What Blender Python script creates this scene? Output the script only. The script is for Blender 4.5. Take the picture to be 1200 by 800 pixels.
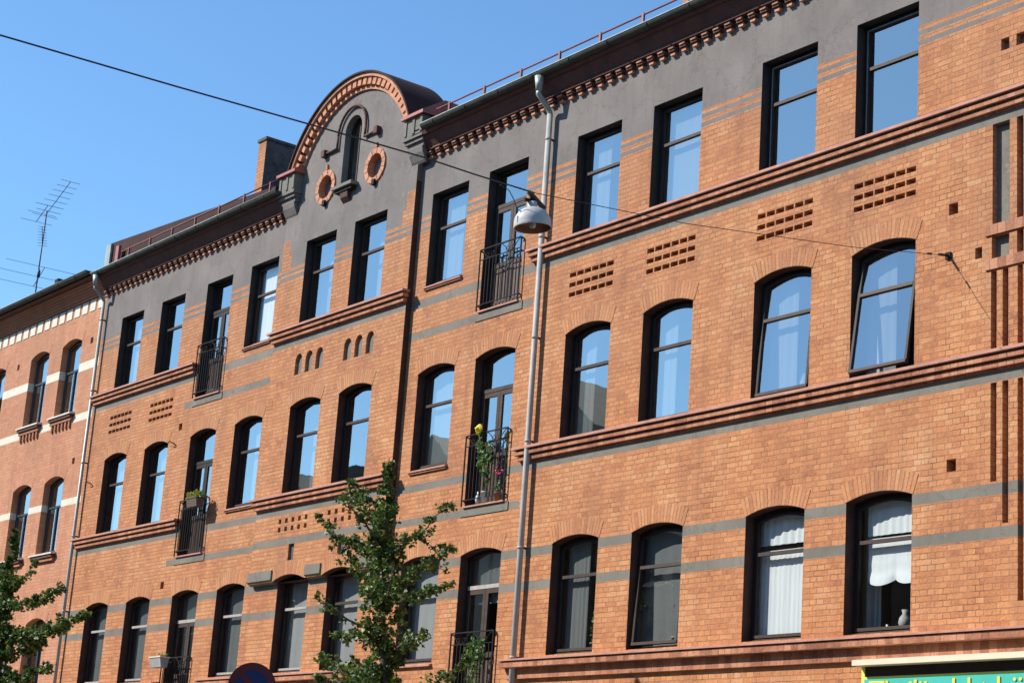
import bpy, bmesh, math, random
from mathutils import Matrix, Vector, noise
random.seed(7)
PI = math.pi
sc = bpy.context.scene
C = sc.collection
for o in list(bpy.data.objects): bpy.data.objects.remove(o)

# ------------------------------------------------------------------ camera
cam = bpy.data.cameras.new('camera')
cam.sensor_width = 36.0; cam.lens = 67.466; cam.clip_start = 0.1; cam.clip_end = 2000
co = bpy.data.objects.new('camera', cam); C.objects.link(co)
Rm = Matrix(((0.6038908705628389, 0.1680361860143298, 0.7791531663547382),
             (0.7941025126063033, -0.21106765702170954, -0.5699575805546605),
             (0.06868053525718057, 0.9629196666124976, -0.2608997886692583)))
co.matrix_world = Matrix.Translation((0, -18.1469, 1.6)) @ Rm.to_4x4()
sc.camera = co
# ------------------------------------------------------------------ sky and sun
SUN = Vector((-0.80, -1.0, 1.0)).normalized()        # direction towards the sun
w = bpy.data.worlds.new('World'); sc.world = w; w.use_nodes = True
nt = w.node_tree
sky = nt.nodes.new('ShaderNodeTexSky'); sky.sky_type = 'NISHITA'; sky.sun_disc = False
sky.sun_elevation = math.asin(SUN.z); sky.sun_rotation = math.atan2(SUN.x, SUN.y)
sky.altitude = 0; sky.air_density = 1.0; sky.dust_density = 0.05; sky.ozone_density = 6.5
bg = nt.nodes['Background']; bg.inputs['Strength'].default_value = 0.115
tint = nt.nodes.new('ShaderNodeMix'); tint.data_type = 'RGBA'; tint.blend_type = 'MULTIPLY'; tint.inputs[0].default_value = 1.0
tint.inputs[7].default_value = (1.0, 1.13, 1.10, 1)
nt.links.new(sky.outputs['Color'], tint.inputs[6]); nt.links.new(tint.outputs[2], bg.inputs['Color'])
sl = bpy.data.lights.new('sun', 'SUN'); sl.energy = 4.1; sl.angle = math.radians(0.5); sl.color = (1.0, 0.95, 0.87)
so = bpy.data.objects.new('sun', sl); C.objects.link(so)
so.rotation_euler = SUN.to_track_quat('Z', 'Y').to_euler(); so.location = (-30, -30, 40)
sc.view_settings.view_transform = 'Standard'; sc.view_settings.look = 'None'
sc.view_settings.exposure = 0.78; sc.view_settings.gamma = 1.0
sc.render.resolution_x = 1024; sc.render.resolution_y = 682

# ------------------------------------------------------------------ materials
def newmat(name):
    m = bpy.data.materials.new(name); m.use_nodes = True
    return m, m.node_tree, m.node_tree.nodes['Principled BSDF']
def ramp(nt, stops, interp='LINEAR'):
    r = nt.nodes.new('ShaderNodeValToRGB'); r.color_ramp.interpolation = interp
    e = r.color_ramp.elements
    while len(e) > 1: e.remove(e[-1])
    e[0].position = stops[0][0]; e[0].color = (*stops[0][1], 1)
    for p, c in stops[1:]:
        n = e.new(p); n.color = (*c, 1)
    return r
def mixc(nt, fac, a, b, mode='MIX'):
    m = nt.nodes.new('ShaderNodeMix'); m.data_type = 'RGBA'; m.blend_type = mode
    for sock, val in ((m.inputs[0], fac), (m.inputs[6], a), (m.inputs[7], b)):
        if hasattr(val, 'is_linked'): nt.links.new(val, sock)
        elif isinstance(val, tuple): sock.default_value = (*val, 1) if len(val) == 3 else val
        else: sock.default_value = val
    return m.outputs[2]
def noisen(nt, vec, scale, detail=3, rough=0.55):
    n = nt.nodes.new('ShaderNodeTexNoise'); n.inputs['Scale'].default_value = scale
    n.inputs['Detail'].default_value = detail; n.inputs['Roughness'].default_value = rough
    if vec is not None: nt.links.new(vec, n.inputs['Vector'])
    return n
def maprange(nt, v, a, b, c=0.0, d=1.0):
    m = nt.nodes.new('ShaderNodeMapRange'); m.inputs[1].default_value = a; m.inputs[2].default_value = b
    m.inputs[3].default_value = c; m.inputs[4].default_value = d
    nt.links.new(v, m.inputs[0]); return m.outputs[0]
def plain(name, col, rough=0.6, metal=0.0, var=0.0, scale=6.0, bump=0.0, spec=None):
    m, nt, b = newmat(name)
    b.inputs['Base Color'].default_value = (*col, 1); b.inputs['Roughness'].default_value = rough
    b.inputs['Metallic'].default_value = metal
    if spec is not None: b.inputs['Specular IOR Level'].default_value = spec
    g = nt.nodes.new('ShaderNodeNewGeometry').outputs['Position'] if (var or bump) else None
    if var:
        n = noisen(nt, g, scale, 5, 0.6)
        lo = tuple(max(0, c*(1-var)) for c in col); hi = tuple(min(1, c*(1+var)) for c in col)
        r = ramp(nt, [(0.3, lo), (0.7, hi)]); nt.links.new(n.outputs[0], r.inputs[0])
        nt.links.new(r.outputs[0], b.inputs['Base Color'])
    if bump:
        n2 = noisen(nt, g, scale*5, 4, 0.6); bp = nt.nodes.new('ShaderNodeBump')
        bp.inputs['Strength'].default_value = bump; bp.inputs['Distance'].default_value = 0.02
        nt.links.new(n2.outputs[0], bp.inputs['Height']); nt.links.new(bp.outputs[0], b.inputs['Normal'])
    return m
def brickmat(name, stops, mortar, bw=0.25, bh=0.075, off=0.5, squash=0.5, worn=0.35, bumps=0.7, contrast=0.33, msize=0.0055):
    m, nt, b = newmat(name)
    uv = nt.nodes.new('ShaderNodeUVMap').outputs[0]
    pos = nt.nodes.new('ShaderNodeNewGeometry').outputs['Position']
    # slightly uneven joints
    nz = noisen(nt, uv, 9.0, 2)
    sub = nt.nodes.new('ShaderNodeVectorMath'); sub.operation = 'SUBTRACT'; sub.inputs[1].default_value = (0.5, 0.5, 0.5)
    nt.links.new(nz.outputs['Color'], sub.inputs[0])
    scl = nt.nodes.new('ShaderNodeVectorMath'); scl.operation = 'SCALE'; scl.inputs['Scale'].default_value = 0.022
    nt.links.new(sub.outputs[0], scl.inputs[0])
    add = nt.nodes.new('ShaderNodeVectorMath'); add.operation = 'ADD'
    nt.links.new(uv, add.inputs[0]); nt.links.new(scl.outputs[0], add.inputs[1])
    t = nt.nodes.new('ShaderNodeTexBrick'); nt.links.new(add.outputs[0], t.inputs['Vector'])
    t.inputs['Scale'].default_value = 1.0
    t.offset = off; t.offset_frequency = 2; t.squash = squash; t.squash_frequency = 2
    t.inputs['Color1'].default_value = (0, 0, 0, 1); t.inputs['Color2'].default_value = (1, 1, 1, 1)
    t.inputs['Mortar'].default_value = (0.5, 0.5, 0.5, 1)
    t.inputs['Mortar Size'].default_value = msize; t.inputs['Mortar Smooth'].default_value = 0.35
    t.inputs['Bias'].default_value = 0.0
    t.inputs['Brick Width'].default_value = bw; t.inputs['Row Height'].default_value = bh
    # per-brick value plus patches
    n1 = noisen(nt, pos, 0.9, 4, 0.6); n2 = noisen(nt, pos, 16.0, 5, 0.8)
    a1 = nt.nodes.new('ShaderNodeMath'); a1.operation = 'MULTIPLY_ADD'
    nt.links.new(n1.outputs[0], a1.inputs[0]); a1.inputs[1].default_value = 1.0; a1.inputs[2].default_value = -0.5
    a2 = nt.nodes.new('ShaderNodeMath'); a2.operation = 'MULTIPLY_ADD'
    nt.links.new(n2.outputs[0], a2.inputs[0]); a2.inputs[1].default_value = 1.0; nt.links.new(a1.outputs[0], a2.inputs[2])
    a3 = nt.nodes.new('ShaderNodeMath'); a3.operation = 'MULTIPLY_ADD'
    bw_ = nt.nodes.new('ShaderNodeRGBToBW'); nt.links.new(t.outputs['Color'], bw_.inputs[0])
    nt.links.new(bw_.outputs[0], a3.inputs[0]); a3.inputs[1].default_value = contrast; nt.links.new(a2.outputs[0], a3.inputs[2])
    a4 = nt.nodes.new('ShaderNodeMath'); a4.operation = 'SUBTRACT'; a4.inputs[1].default_value = contrast*0.5-0.02
    nt.links.new(a3.outputs[0], a4.inputs[0])
    r = ramp(nt, stops); nt.links.new(a4.outputs[0], r.inputs[0])
    # mortar: light in worn patches, dirt-dark elsewhere
    n3 = noisen(nt, pos, 2.3, 5, 0.7)
    mr = ramp(nt, [(0.38, mortar[0]), (0.50, mortar[1]), (0.60, mortar[1]), (0.72, mortar[2])]); nt.links.new(n3.outputs[0], mr.inputs[0])
    col = mixc(nt, t.outputs['Fac'], r.outputs[0], mr.outputs[0])
    n4 = noisen(nt, pos, 38.0, 3, 0.7)
    wr = maprange(nt, n4.outputs[0], 0.56, 0.72, 0.0, worn)
    col = mixc(nt, wr, col, mortar[2])
    # large soot-brown weathered areas, stronger high up on the wall
    sz = nt.nodes.new('ShaderNodeSeparateXYZ'); nt.links.new(pos, sz.inputs[0])
    zf = maprange(nt, sz.outputs[2], 5.0, 12.0, 0.10, 0.48)
    n7 = noisen(nt, pos, 0.55, 5, 0.65); wf = maprange(nt, n7.outputs[0], 0.38, 0.62, 0.3, 1.0)
    wm = nt.nodes.new('ShaderNodeMath'); wm.operation = 'MULTIPLY'; nt.links.new(zf, wm.inputs[0]); nt.links.new(wf, wm.inputs[1])
    col = mixc(nt, wm.outputs[0], col, (0.33, 0.172, 0.100))
    # vertical rain streaks
    mp = nt.nodes.new('ShaderNodeMapping'); mp.inputs['Scale'].default_value = (2.2, 2.2, 0.22)
    nt.links.new(pos, mp.inputs[0]); n5 = noisen(nt, mp.outputs[0], 1.6, 4, 0.6)
    st = maprange(nt, n5.outputs[0], 0.46, 0.74, 0.0, 0.30)
    col = mixc(nt, st, col, (0.17, 0.085, 0.055))
    nt.links.new(col, b.inputs['Base Color'])
    b.inputs['Roughness'].default_value = 0.9; b.inputs['Specular IOR Level'].default_value = 0.25
    # relief
    h = nt.nodes.new('ShaderNodeMath'); h.operation = 'MULTIPLY_ADD'
    nt.links.new(t.outputs['Fac'], h.inputs[0]); h.inputs[1].default_value = -0.8
    h2 = nt.nodes.new('ShaderNodeMath'); h2.operation = 'MULTIPLY_ADD'
    n6 = noisen(nt, pos, 30.0, 4, 0.7)
    nt.links.new(n6.outputs[0], h2.inputs[0]); h2.inputs[1].default_value = 0.9
    h3 = nt.nodes.new('ShaderNodeMath'); h3.operation = 'MULTIPLY'
    nt.links.new(bw_.outputs[0], h3.inputs[0]); h3.inputs[1].default_value = 0.8
    nt.links.new(h3.outputs[0], h2.inputs[2]); nt.links.new(h2.outputs[0], h.inputs[2])
    bp = nt.nodes.new('ShaderNodeBump'); bp.inputs['Strength'].default_value = min(1.0, bumps*1.15); bp.inputs['Distance'].default_value = 0.016
    nt.links.new(h.outputs[0], bp.inputs['Height']); nt.links.new(bp.outputs[0], b.inputs['Normal'])
    return m
BR = [(0.02, (0.15, 0.050, 0.027)), (0.18, (0.31, 0.108, 0.050)), (0.38, (0.46, 0.178, 0.072)),
      (0.60, (0.55, 0.232, 0.092)), (0.80, (0.60, 0.300, 0.138)), (1.0, (0.66, 0.43, 0.25))]
MO = [(0.16, 0.085, 0.055), (0.37, 0.18, 0.105), (0.60, 0.41, 0.26)]
M = {}
M['brick'] = brickmat('orange_brick', BR, MO)
M['arch'] = brickmat('arch_brick', BR, [(0.26, 0.12, 0.075), (0.36, 0.19, 0.12), (0.58, 0.40, 0.27)], contrast=0.30, msize=0.0085, bw=0.3, bh=0.066, off=0.0, squash=1.0)
M['trim'] = brickmat('red_trim_brick', [(0.1, (0.22, 0.075, 0.045)), (0.5, (0.40, 0.155, 0.085)), (0.9, (0.56, 0.26, 0.15))], MO, bw=0.125, bh=0.25, off=0.0, squash=1.0, bumps=0.7, contrast=0.6, worn=0.5)
M['nbrick'] = brickmat('pale_red_brick', [(0.05, (0.36, 0.14, 0.078)), (0.5, (0.54, 0.235, 0.125)), (0.95, (0.64, 0.33, 0.19))],
                       [(0.33, 0.15, 0.09), (0.42, 0.21, 0.13), (0.5, 0.30, 0.2)], bumps=0.45, worn=0.2)
M['ncorn'] = brickmat('neighbour_cornice_brick', [(0.05, (0.30, 0.10, 0.05)), (0.5, (0.46, 0.17, 0.085)), (0.95, (0.55, 0.24, 0.13))],
                       [(0.25, 0.12, 0.08), (0.3, 0.16, 0.1), (0.4, 0.24, 0.16)], bumps=0.45)
def plaster(name, col, var, blot):
    m, nt, b = newmat(name)
    pos = nt.nodes.new('ShaderNodeNewGeometry').outputs['Position']
    n1 = noisen(nt, pos, 1.3, 6, 0.65); n2 = noisen(nt, pos, 26, 4, 0.7); n3 = noisen(nt, pos, 5.0, 5, 0.7)
    r = ramp(nt, [(0.3, tuple(c*(1-var) for c in col)), (0.55, col), (0.75, tuple(c*(1+var) for c in col))])
    nt.links.new(n1.outputs[0], r.inputs[0])
    f = maprange(nt, n3.outputs[0], 0.6, 0.74, 0, blot)
    c = mixc(nt, f, r.outputs[0], (0.36, 0.30, 0.25))
    mp = nt.nodes.new('ShaderNodeMapping'); mp.inputs['Scale'].default_value = (4.5, 4.5, 0.35)
    nt.links.new(pos, mp.inputs[0]); n5 = noisen(nt, mp.outputs[0], 1.8, 4, 0.6)
    st = maprange(nt, n5.outputs[0], 0.5, 0.75, 0.0, 0.35); c = mixc(nt, st, c, tuple(x*0.55 for x in col))
    # soot patches and hairline cracks
    n8 = noisen(nt, pos, 2.6, 6, 0.75); sf = maprange(nt, n8.outputs[0], 0.50, 0.66, 0.0, 0.5); c = mixc(nt, sf, c, tuple(x*0.5 for x in col))
    vo = nt.nodes.new('ShaderNodeTexVoronoi'); vo.feature = 'DISTANCE_TO_EDGE'; vo.inputs['Scale'].default_value = 1.1
    wv = nt.nodes.new('ShaderNodeVectorMath'); wv.operation = 'ADD'; nt.links.new(pos, wv.inputs[0])
    ws = nt.nodes.new('ShaderNodeVectorMath'); ws.operation = 'SCALE'; ws.inputs['Scale'].default_value = 0.5; nt.links.new(n3.outputs['Color'], ws.inputs[0]); nt.links.new(ws.outputs[0], wv.inputs[1])
    nt.links.new(wv.outputs[0], vo.inputs['Vector']); cf = maprange(nt, vo.outputs['Distance'], 0.0, 0.012, 0.6, 0.0); c = mixc(nt, cf, c, tuple(x*0.35 for x in col))
    n9 = noisen(nt, pos, 60, 2, 0.5); pf = maprange(nt, n9.outputs[0], 0.70, 0.76, 0.0, 0.6); c = mixc(nt, pf, c, (0.42, 0.38, 0.33))
    nt.links.new(c, b.inputs['Base Color']); b.inputs['Roughness'].default_value = 0.88
    bp = nt.nodes.new('ShaderNodeBump'); bp.inputs['Strength'].default_value = 0.35; bp.inputs['Distance'].default_value = 0.012
    nt.links.new(n2.outputs[0], bp.inputs['Height']); nt.links.new(bp.outputs[0], b.inputs['Normal'])
    return m
M['plaster'] = plaster('grey_plaster', (0.180, 0.155, 0.139), 0.34, 0.35)
M['band'] = plaster('grey_band', (0.185, 0.165, 0.132), 0.34, 0.5)
M['stone'] = plaster('pale_stone', (0.185, 0.175, 0.140), 0.35, 0.5)
M['pebble'] = plain('pebble_dash', (0.10, 0.10, 0.10), 0.9, var=0.8, scale=45, bump=0.8)
M['lip'] = plain('pink_cement', (0.42, 0.20, 0.14), 0.8, var=0.22, scale=5, bump=0.3)
M['white'] = plain('white_plaster', (0.62, 0.56, 0.45), 0.8, var=0.1, scale=5, bump=0.3)
M['jamb'] = plain('shade_brown_reveal', (0.060, 0.024, 0.016), 0.85, var=0.35, scale=6, bump=0.3)  # dark tone paints in the shade of the reveals and bay return
M['jambtop'] = plain('shade_black_reveal', (0.030, 0.024, 0.022), 0.85, var=0.3, scale=6, bump=0.3)  # top-storey reveals, shade painted in almost black
M['corn'] = plain('brown_cornice_paint_and_shade', (0.085, 0.028, 0.018), 0.8, var=0.3, scale=4, bump=0.3)  # cornice paint; on the dentils it stands for eave shade
M['frame'] = plain('dark_brown_frame', (0.030, 0.020, 0.016), 0.6, spec=0.25, var=0.25, scale=8)
M['frame2'] = plain('brown_frame', (0.055, 0.035, 0.026), 0.6, spec=0.25, var=0.25, scale=8)
M['framegrey'] = plain('grey_frame', (0.20, 0.19, 0.18), 0.5, var=0.2, scale=8)
M['framewhite'] = plain('weathered_white_frame', (0.36, 0.33, 0.29), 0.5, var=0.2, scale=8)
M['door'] = plain('brown_door_wood', (0.085, 0.042, 0.026), 0.55, var=0.35, scale=14)
M['nframe'] = plain('blue_green_frame', (0.022, 0.032, 0.036), 0.45, var=0.25, scale=8)
M['zinc'] = plain('zinc', (0.30, 0.33, 0.30), 0.5, 0.2, var=0.22, scale=5)
M['gutter'] = plain('gutter_zinc', (0.050, 0.056, 0.046), 0.7, 0.0, spec=0.25, var=0.3, scale=6)
M['pipe'] = plain('painted_pipe', (0.34, 0.33, 0.30), 0.65, 0.0, var=0.18, scale=4, bump=0.1)
M['iron'] = plain('black_iron', (0.020, 0.018, 0.018), 0.75, 0.0, spec=0.15, var=0.3, scale=12)
M['redmetal'] = plain('red_sheet_metal', (0.17, 0.036, 0.028), 0.5, 0.0, var=0.25, scale=5)
M['ochre'] = plain('moulded_orange_brick', (0.49, 0.215, 0.115), 0.85, var=0.28, scale=9, bump=0.4)
M['roof'] = plain('dark_roof_sheet', (0.042, 0.016, 0.012), 0.8, 0.0, spec=0.2, var=0.3, scale=4)
M['pinkred'] = plain('faded_red_sheet', (0.34, 0.095, 0.065), 0.5, var=0.2, scale=6)
M['chim'] = M['brick']
M['chimside'] = plain('shade_dark_render', (0.085, 0.072, 0.066), 0.95, var=0.55, scale=5, bump=0.6)  # dark tone carries the shade of chimney faces turned from the sun
M['room'] = plain('room_wall', (0.22, 0.19, 0.16), 0.9)
M['asphalt'] = plain('asphalt', (0.05, 0.05, 0.052), 0.9, var=0.25, scale=20, bump=0.4)
M['paving'] = plain('concrete_paving', (0.28, 0.27, 0.25), 0.9, var=0.2, scale=6, bump=0.3)
M['kerb'] = plain('granite_kerb', (0.34, 0.33, 0.32), 0.8, var=0.25, scale=20)
M['paint'] = plain('road_paint', (0.75, 0.75, 0.72), 0.7, var=0.1, scale=9)
M['wire'] = plain('dark_cable', (0.02, 0.02, 0.025), 0.6)
def glassmat(name, base=0.40, tint=(0.86, 0.9, 0.9)):
    m = bpy.data.materials.new(name); m.use_nodes = True; nt = m.node_tree; nt.nodes.clear()
    out = nt.nodes.new('ShaderNodeOutputMaterial')
    tr = nt.nodes.new('ShaderNodeBsdfTransparent'); tr.inputs[0].default_value = (*tint, 1)
    gl = nt.nodes.new('ShaderNodeBsdfGlossy'); gl.inputs['Roughness'].default_value = 0.012; gl.inputs['Color'].default_value = (1.0, 0.985, 0.92, 1)
    lw = nt.nodes.new('ShaderNodeLayerWeight'); lw.inputs['Blend'].default_value = 0.5
    pw = nt.nodes.new('ShaderNodeMath'); pw.operation = 'POWER'; pw.inputs[1].default_value = 3.0; nt.links.new(lw.outputs['Facing'], pw.inputs[0])
    mu = nt.nodes.new('ShaderNodeMath'); mu.operation = 'MULTIPLY_ADD'; mu.use_clamp = True
    nt.links.new(pw.outputs[0], mu.inputs[0]); mu.inputs[1].default_value = 1.0-base; mu.inputs[2].default_value = base
    pos = nt.nodes.new('ShaderNodeNewGeometry').outputs['Position']
    n = noisen(nt, pos, 1.7, 2); bp = nt.nodes.new('ShaderNodeBump'); bp.inputs['Strength'].default_value = 0.05; bp.inputs['Distance'].default_value = 0.012
    nt.links.new(n.outputs[0], bp.inputs['Height']); nt.links.new(bp.outputs[0], gl.inputs['Normal'])
    mx = nt.nodes.new('ShaderNodeMixShader')
    nt.links.new(mu.outputs[0], mx.inputs[0]); nt.links.new(tr.outputs[0], mx.inputs[1]); nt.links.new(gl.outputs[0], mx.inputs[2])
    nt.links.new(mx.outputs[0], out.inputs[0]); return m
M['glass'] = glassmat('coated_window_glass'); M['clear'] = glassmat('clear_window_glass', 0.08, (0.97, 0.98, 0.98))
def cloth(name, col, transl=0.3):
    m = bpy.data.materials.new(name); m.use_nodes = True; nt = m.node_tree; nt.nodes.clear()
    out = nt.nodes.new('ShaderNodeOutputMaterial')
    pos = nt.nodes.new('ShaderNodeNewGeometry').outputs['Position']
    mp = nt.nodes.new('ShaderNodeMapping'); mp.inputs['Scale'].default_value = (9, 9, 0.6); nt.links.new(pos, mp.inputs[0])
    n = noisen(nt, mp.outputs[0], 3, 3); r = ramp(nt, [(0.35, tuple(c*0.92 for c in col)), (0.65, col)]); nt.links.new(n.outputs[0], r.inputs[0])
    d = nt.nodes.new('ShaderNodeBsdfDiffuse'); t = nt.nodes.new('ShaderNodeBsdfTranslucent')
    nt.links.new(r.outputs[0], d.inputs[0]); nt.links.new(r.outputs[0], t.inputs[0])
    mx = nt.nodes.new('ShaderNodeMixShader'); mx.inputs[0].default_value = transl
    nt.links.new(d.outputs[0], mx.inputs[1]); nt.links.new(t.outputs[0], mx.inputs[2]); nt.links.new(mx.outputs[0], out.inputs[0])
    return m
M['cwhite'] = cloth('white_curtain', (0.74, 0.79, 0.79), 0.15)
M['cgrey'] = cloth('grey_curtain', (0.20, 0.215, 0.21))
M['cmid'] = cloth('net_curtain', (0.44, 0.46, 0.45))
M['shade'] = cloth('lampshade_white', (0.85, 0.84, 0.8), 0.4)
def leafmat(name, c1, c2, c3):
    m = bpy.data.materials.new(name); m.use_nodes = True; nt = m.node_tree; nt.nodes.clear()
    out = nt.nodes.new('ShaderNodeOutputMaterial')
    g = nt.nodes.new('ShaderNodeNewGeometry')
    r = ramp(nt, [(0.0, c1), (0.5, c2), (0.86, c2), (1.0, c3)]); nt.links.new(g.outputs['Random Per Island'], r.inputs[0])
    d = nt.nodes.new('ShaderNodeBsdfPrincipled'); d.inputs['Roughness'].default_value = 0.5
    t = nt.nodes.new('ShaderNodeBsdfTranslucent')
    nt.links.new(r.outputs[0], d.inputs['Base Color']); nt.links.new(r.outputs[0], t.inputs[0])
    mx = nt.nodes.new('ShaderNodeMixShader'); mx.inputs[0].default_value = 0.3
    nt.links.new(d.outputs[0], mx.inputs[1]); nt.links.new(t.outputs[0], mx.inputs[2]); nt.links.new(mx.outputs[0], out.inputs[0])
    return m
M['leaf'] = leafmat('ginkgo_leaf', (0.028, 0.062, 0.013), (0.090, 0.150, 0.027), (0.30, 0.31, 0.055))
M['bark'] = plain('bark', (0.09, 0.07, 0.055), 0.9, var=0.4, scale=20, bump=0.6)

# ------------------------------------------------------------------ helpers
WORLD = {}
class MB:
    def __init__(s, *mats): s.v = []; s.f = []; s.m = []; s.uv = []; s.mats = list(mats); s.sm = []
    def mi(s, m):
        if m is None: return 0
        if m not in s.mats: s.mats.append(m)
        return s.mats.index(m)
    def face(s, pts, mat=None, uv=None, smooth=False):
        n = len(s.v); s.v += [tuple(p) for p in pts]; s.f.append(tuple(range(n, n+len(pts)))); s.m.append(s.mi(mat)); s.sm.append(smooth)
        if uv is None:
            a = Vector(pts[1])-Vector(pts[0]); b = Vector(pts[2])-Vector(pts[0]); nn = a.cross(b)
            if abs(nn.z) > abs(nn.x)+abs(nn.y): uv = [(p[0], p[1]) for p in pts]
            else: uv = [(p[0]+p[1], p[2]) for p in pts]
        s.uv += uv
    def box(s, x0, x1, y0, y1, z0, z1, mat=None):
        P = lambda i, j, k: ((x0, x1)[i], (y0, y1)[j], (z0, z1)[k])
        for q in (((0,0,0),(1,0,0),(1,0,1),(0,0,1)), ((1,1,0),(0,1,0),(0,1,1),(1,1,1)), ((1,0,0),(1,1,0),(1,1,1),(1,0,1)),
                  ((0,1,0),(0,0,0),(0,0,1),(0,1,1)), ((0,0,1),(1,0,1),(1,1,1),(0,1,1)), ((0,1,0),(1,1,0),(1,0,0),(0,0,0))):
            s.face([P(*a) for a in q], mat)
    def prism(s, pts, axis, a0, a1, mat=None, uvmode=None):
        # pts: polygon in the other two axes, extruded along axis
        def mk(p, a):
            return (a, p[0], p[1]) if axis == 0 else ((p[0], a, p[1]) if axis == 1 else (p[0], p[1], a))
        n = len(pts)
        s.face([mk(p, a0) for p in pts], mat); s.face([mk(p, a1) for p in reversed(pts)], mat)
        for i in range(n):
            p, q = pts[i], pts[(i+1) % n]
            s.face([mk(p, a0), mk(p, a1), mk(q, a1), mk(q, a0)], mat)
    def tube(s, path, r, n=8, mat=None, caps=True):
        path = [Vector(p) for p in path]; rs = r if isinstance(r, (list, tuple)) else [r]*len(path)
        rings = []
        d0 = (path[1]-path[0]).normalized(); up = Vector((0, 0, 1)) if abs(d0.z) < 0.9 else Vector((1, 0, 0))
        a = d0.cross(up).normalized()
        base = len(s.v)
        for i, p in enumerate(path):
            d = (path[min(i+1, len(path)-1)]-path[max(i-1, 0)]).normalized()
            a = (a - d*a.dot(d)).normalized(); b = d.cross(a)
            for k in range(n):
                t = 2*PI*k/n; s.v.append(tuple(p + (a*math.cos(t)+b*math.sin(t))*rs[i]))
        for i in range(len(path)-1):
            for k in range(n):
                k2 = (k+1) % n
                s.f.append((base+i*n+k, base+i*n+k2, base+(i+1)*n+k2, base+(i+1)*n+k)); s.m.append(s.mi(mat)); s.sm.append(True); s.uv += [(0, 0)]*4
        if caps:
            s.f.append(tuple(base+k for k in reversed(range(n)))); s.m.append(s.mi(mat)); s.sm.append(False); s.uv += [(0, 0)]*n
            e = base+(len(path)-1)*n
            s.f.append(tuple(e+k for k in range(n))); s.m.append(s.mi(mat)); s.sm.append(False); s.uv += [(0, 0)]*n
    def lathe(s, prof, c, n=24, mat=None):
        base = len(s.v)
        for r, z in prof:
            for k in range(n):
                t = 2*PI*k/n; s.v.append((c[0]+r*math.cos(t), c[1]+r*math.sin(t), c[2]+z))
        for i in range(len(prof)-1):
            for k in range(n):
                k2 = (k+1) % n
                s.f.append((base+i*n+k, base+i*n+k2, base+(i+1)*n+k2, base+(i+1)*n+k)); s.m.append(s.mi(mat)); s.sm.append(True); s.uv += [(0, 0)]*4
    def build(s, name, parent=None, origin=None, flip=False):
        o_w = Vector(origin) if origin is not None else (WORLD[parent] if parent is not None else Vector((0, 0, 0)))
        me = bpy.data.meshes.new(name)
        me.from_pydata([(v[0]-o_w.x, v[1]-o_w.y, v[2]-o_w.z) for v in s.v], [], s.f)
        for m in s.mats: me.materials.append(M[m] if isinstance(m, str) else m)
        me.polygons.foreach_set('material_index', s.m); me.polygons.foreach_set('use_smooth', s.sm)
        u = me.uv_layers.new(name='UVMap'); flat = [c for p in s.uv for c in p]; u.data.foreach_set('uv', flat)
        me.update()
        o = bpy.data.objects.new(name, me); C.objects.link(o)
        if parent is not None: o.parent = parent; o.location = o_w-WORLD[parent]
        else: o.location = o_w
        WORLD[o] = o_w
        return o
def empty(name, loc):
    o = bpy.data.objects.new(name, None); C.objects.link(o); o.location = loc; WORLD[o] = Vector(loc); o.empty_display_size = 0.2
    return o
def tag(o, label=None, cat=None, group=None, kind=None):
    if label: o['label'] = label
    if cat: o['category'] = cat
    if group: o['group'] = group
    if kind: o['kind'] = kind
    return o

def arc_top(x0, x1, zs, rise, n=8, inset=0.0):
    """points of a segmental arch from right to left; inset shrinks the radius"""
    h = (x1-x0)/2; cx = (x0+x1)/2
    if rise <= 0: return [(x1-inset, zs-inset), (x0+inset, zs-inset)]
    R = (h*h+rise*rise)/(2*rise); cz = zs+rise-R; Ri = R-inset; hi = h-inset
    out = []
    for i in range(n+1):
        x = hi - 2*hi*i/n
        out.append((cx+x, cz+math.sqrt(max(0, Ri*Ri-x*x))))
    return out
def outline(x0, x1, z0, zs, rise, inset=0.0, bottom=None):
    b = inset if bottom is None else bottom
    return [(x0+inset, z0+b), (x1-inset, z0+b)] + arc_top(x0, x1, zs, rise, 8, inset)
def ring(mb, A, B, y0, y1, mat=None):
    n = len(A)
    for i in range(n):
        j = (i+1) % n
        mb.face([(A[i][0], y0, A[i][1]), (A[j][0], y0, A[j][1]), (B[j][0], y0, B[j][1]), (B[i][0], y0, B[i][1])], mat)
        mb.face([(B[i][0], y0, B[i][1]), (B[j][0], y0, B[j][1]), (B[j][0], y1, B[j][1]), (B[i][0], y1, B[i][1])], mat)
        mb.face([(A[j][0], y0, A[j][1]), (A[i][0], y0, A[i][1]), (A[i][0], y1, A[i][1]), (A[j][0], y1, A[j][1])], mat)

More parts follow.
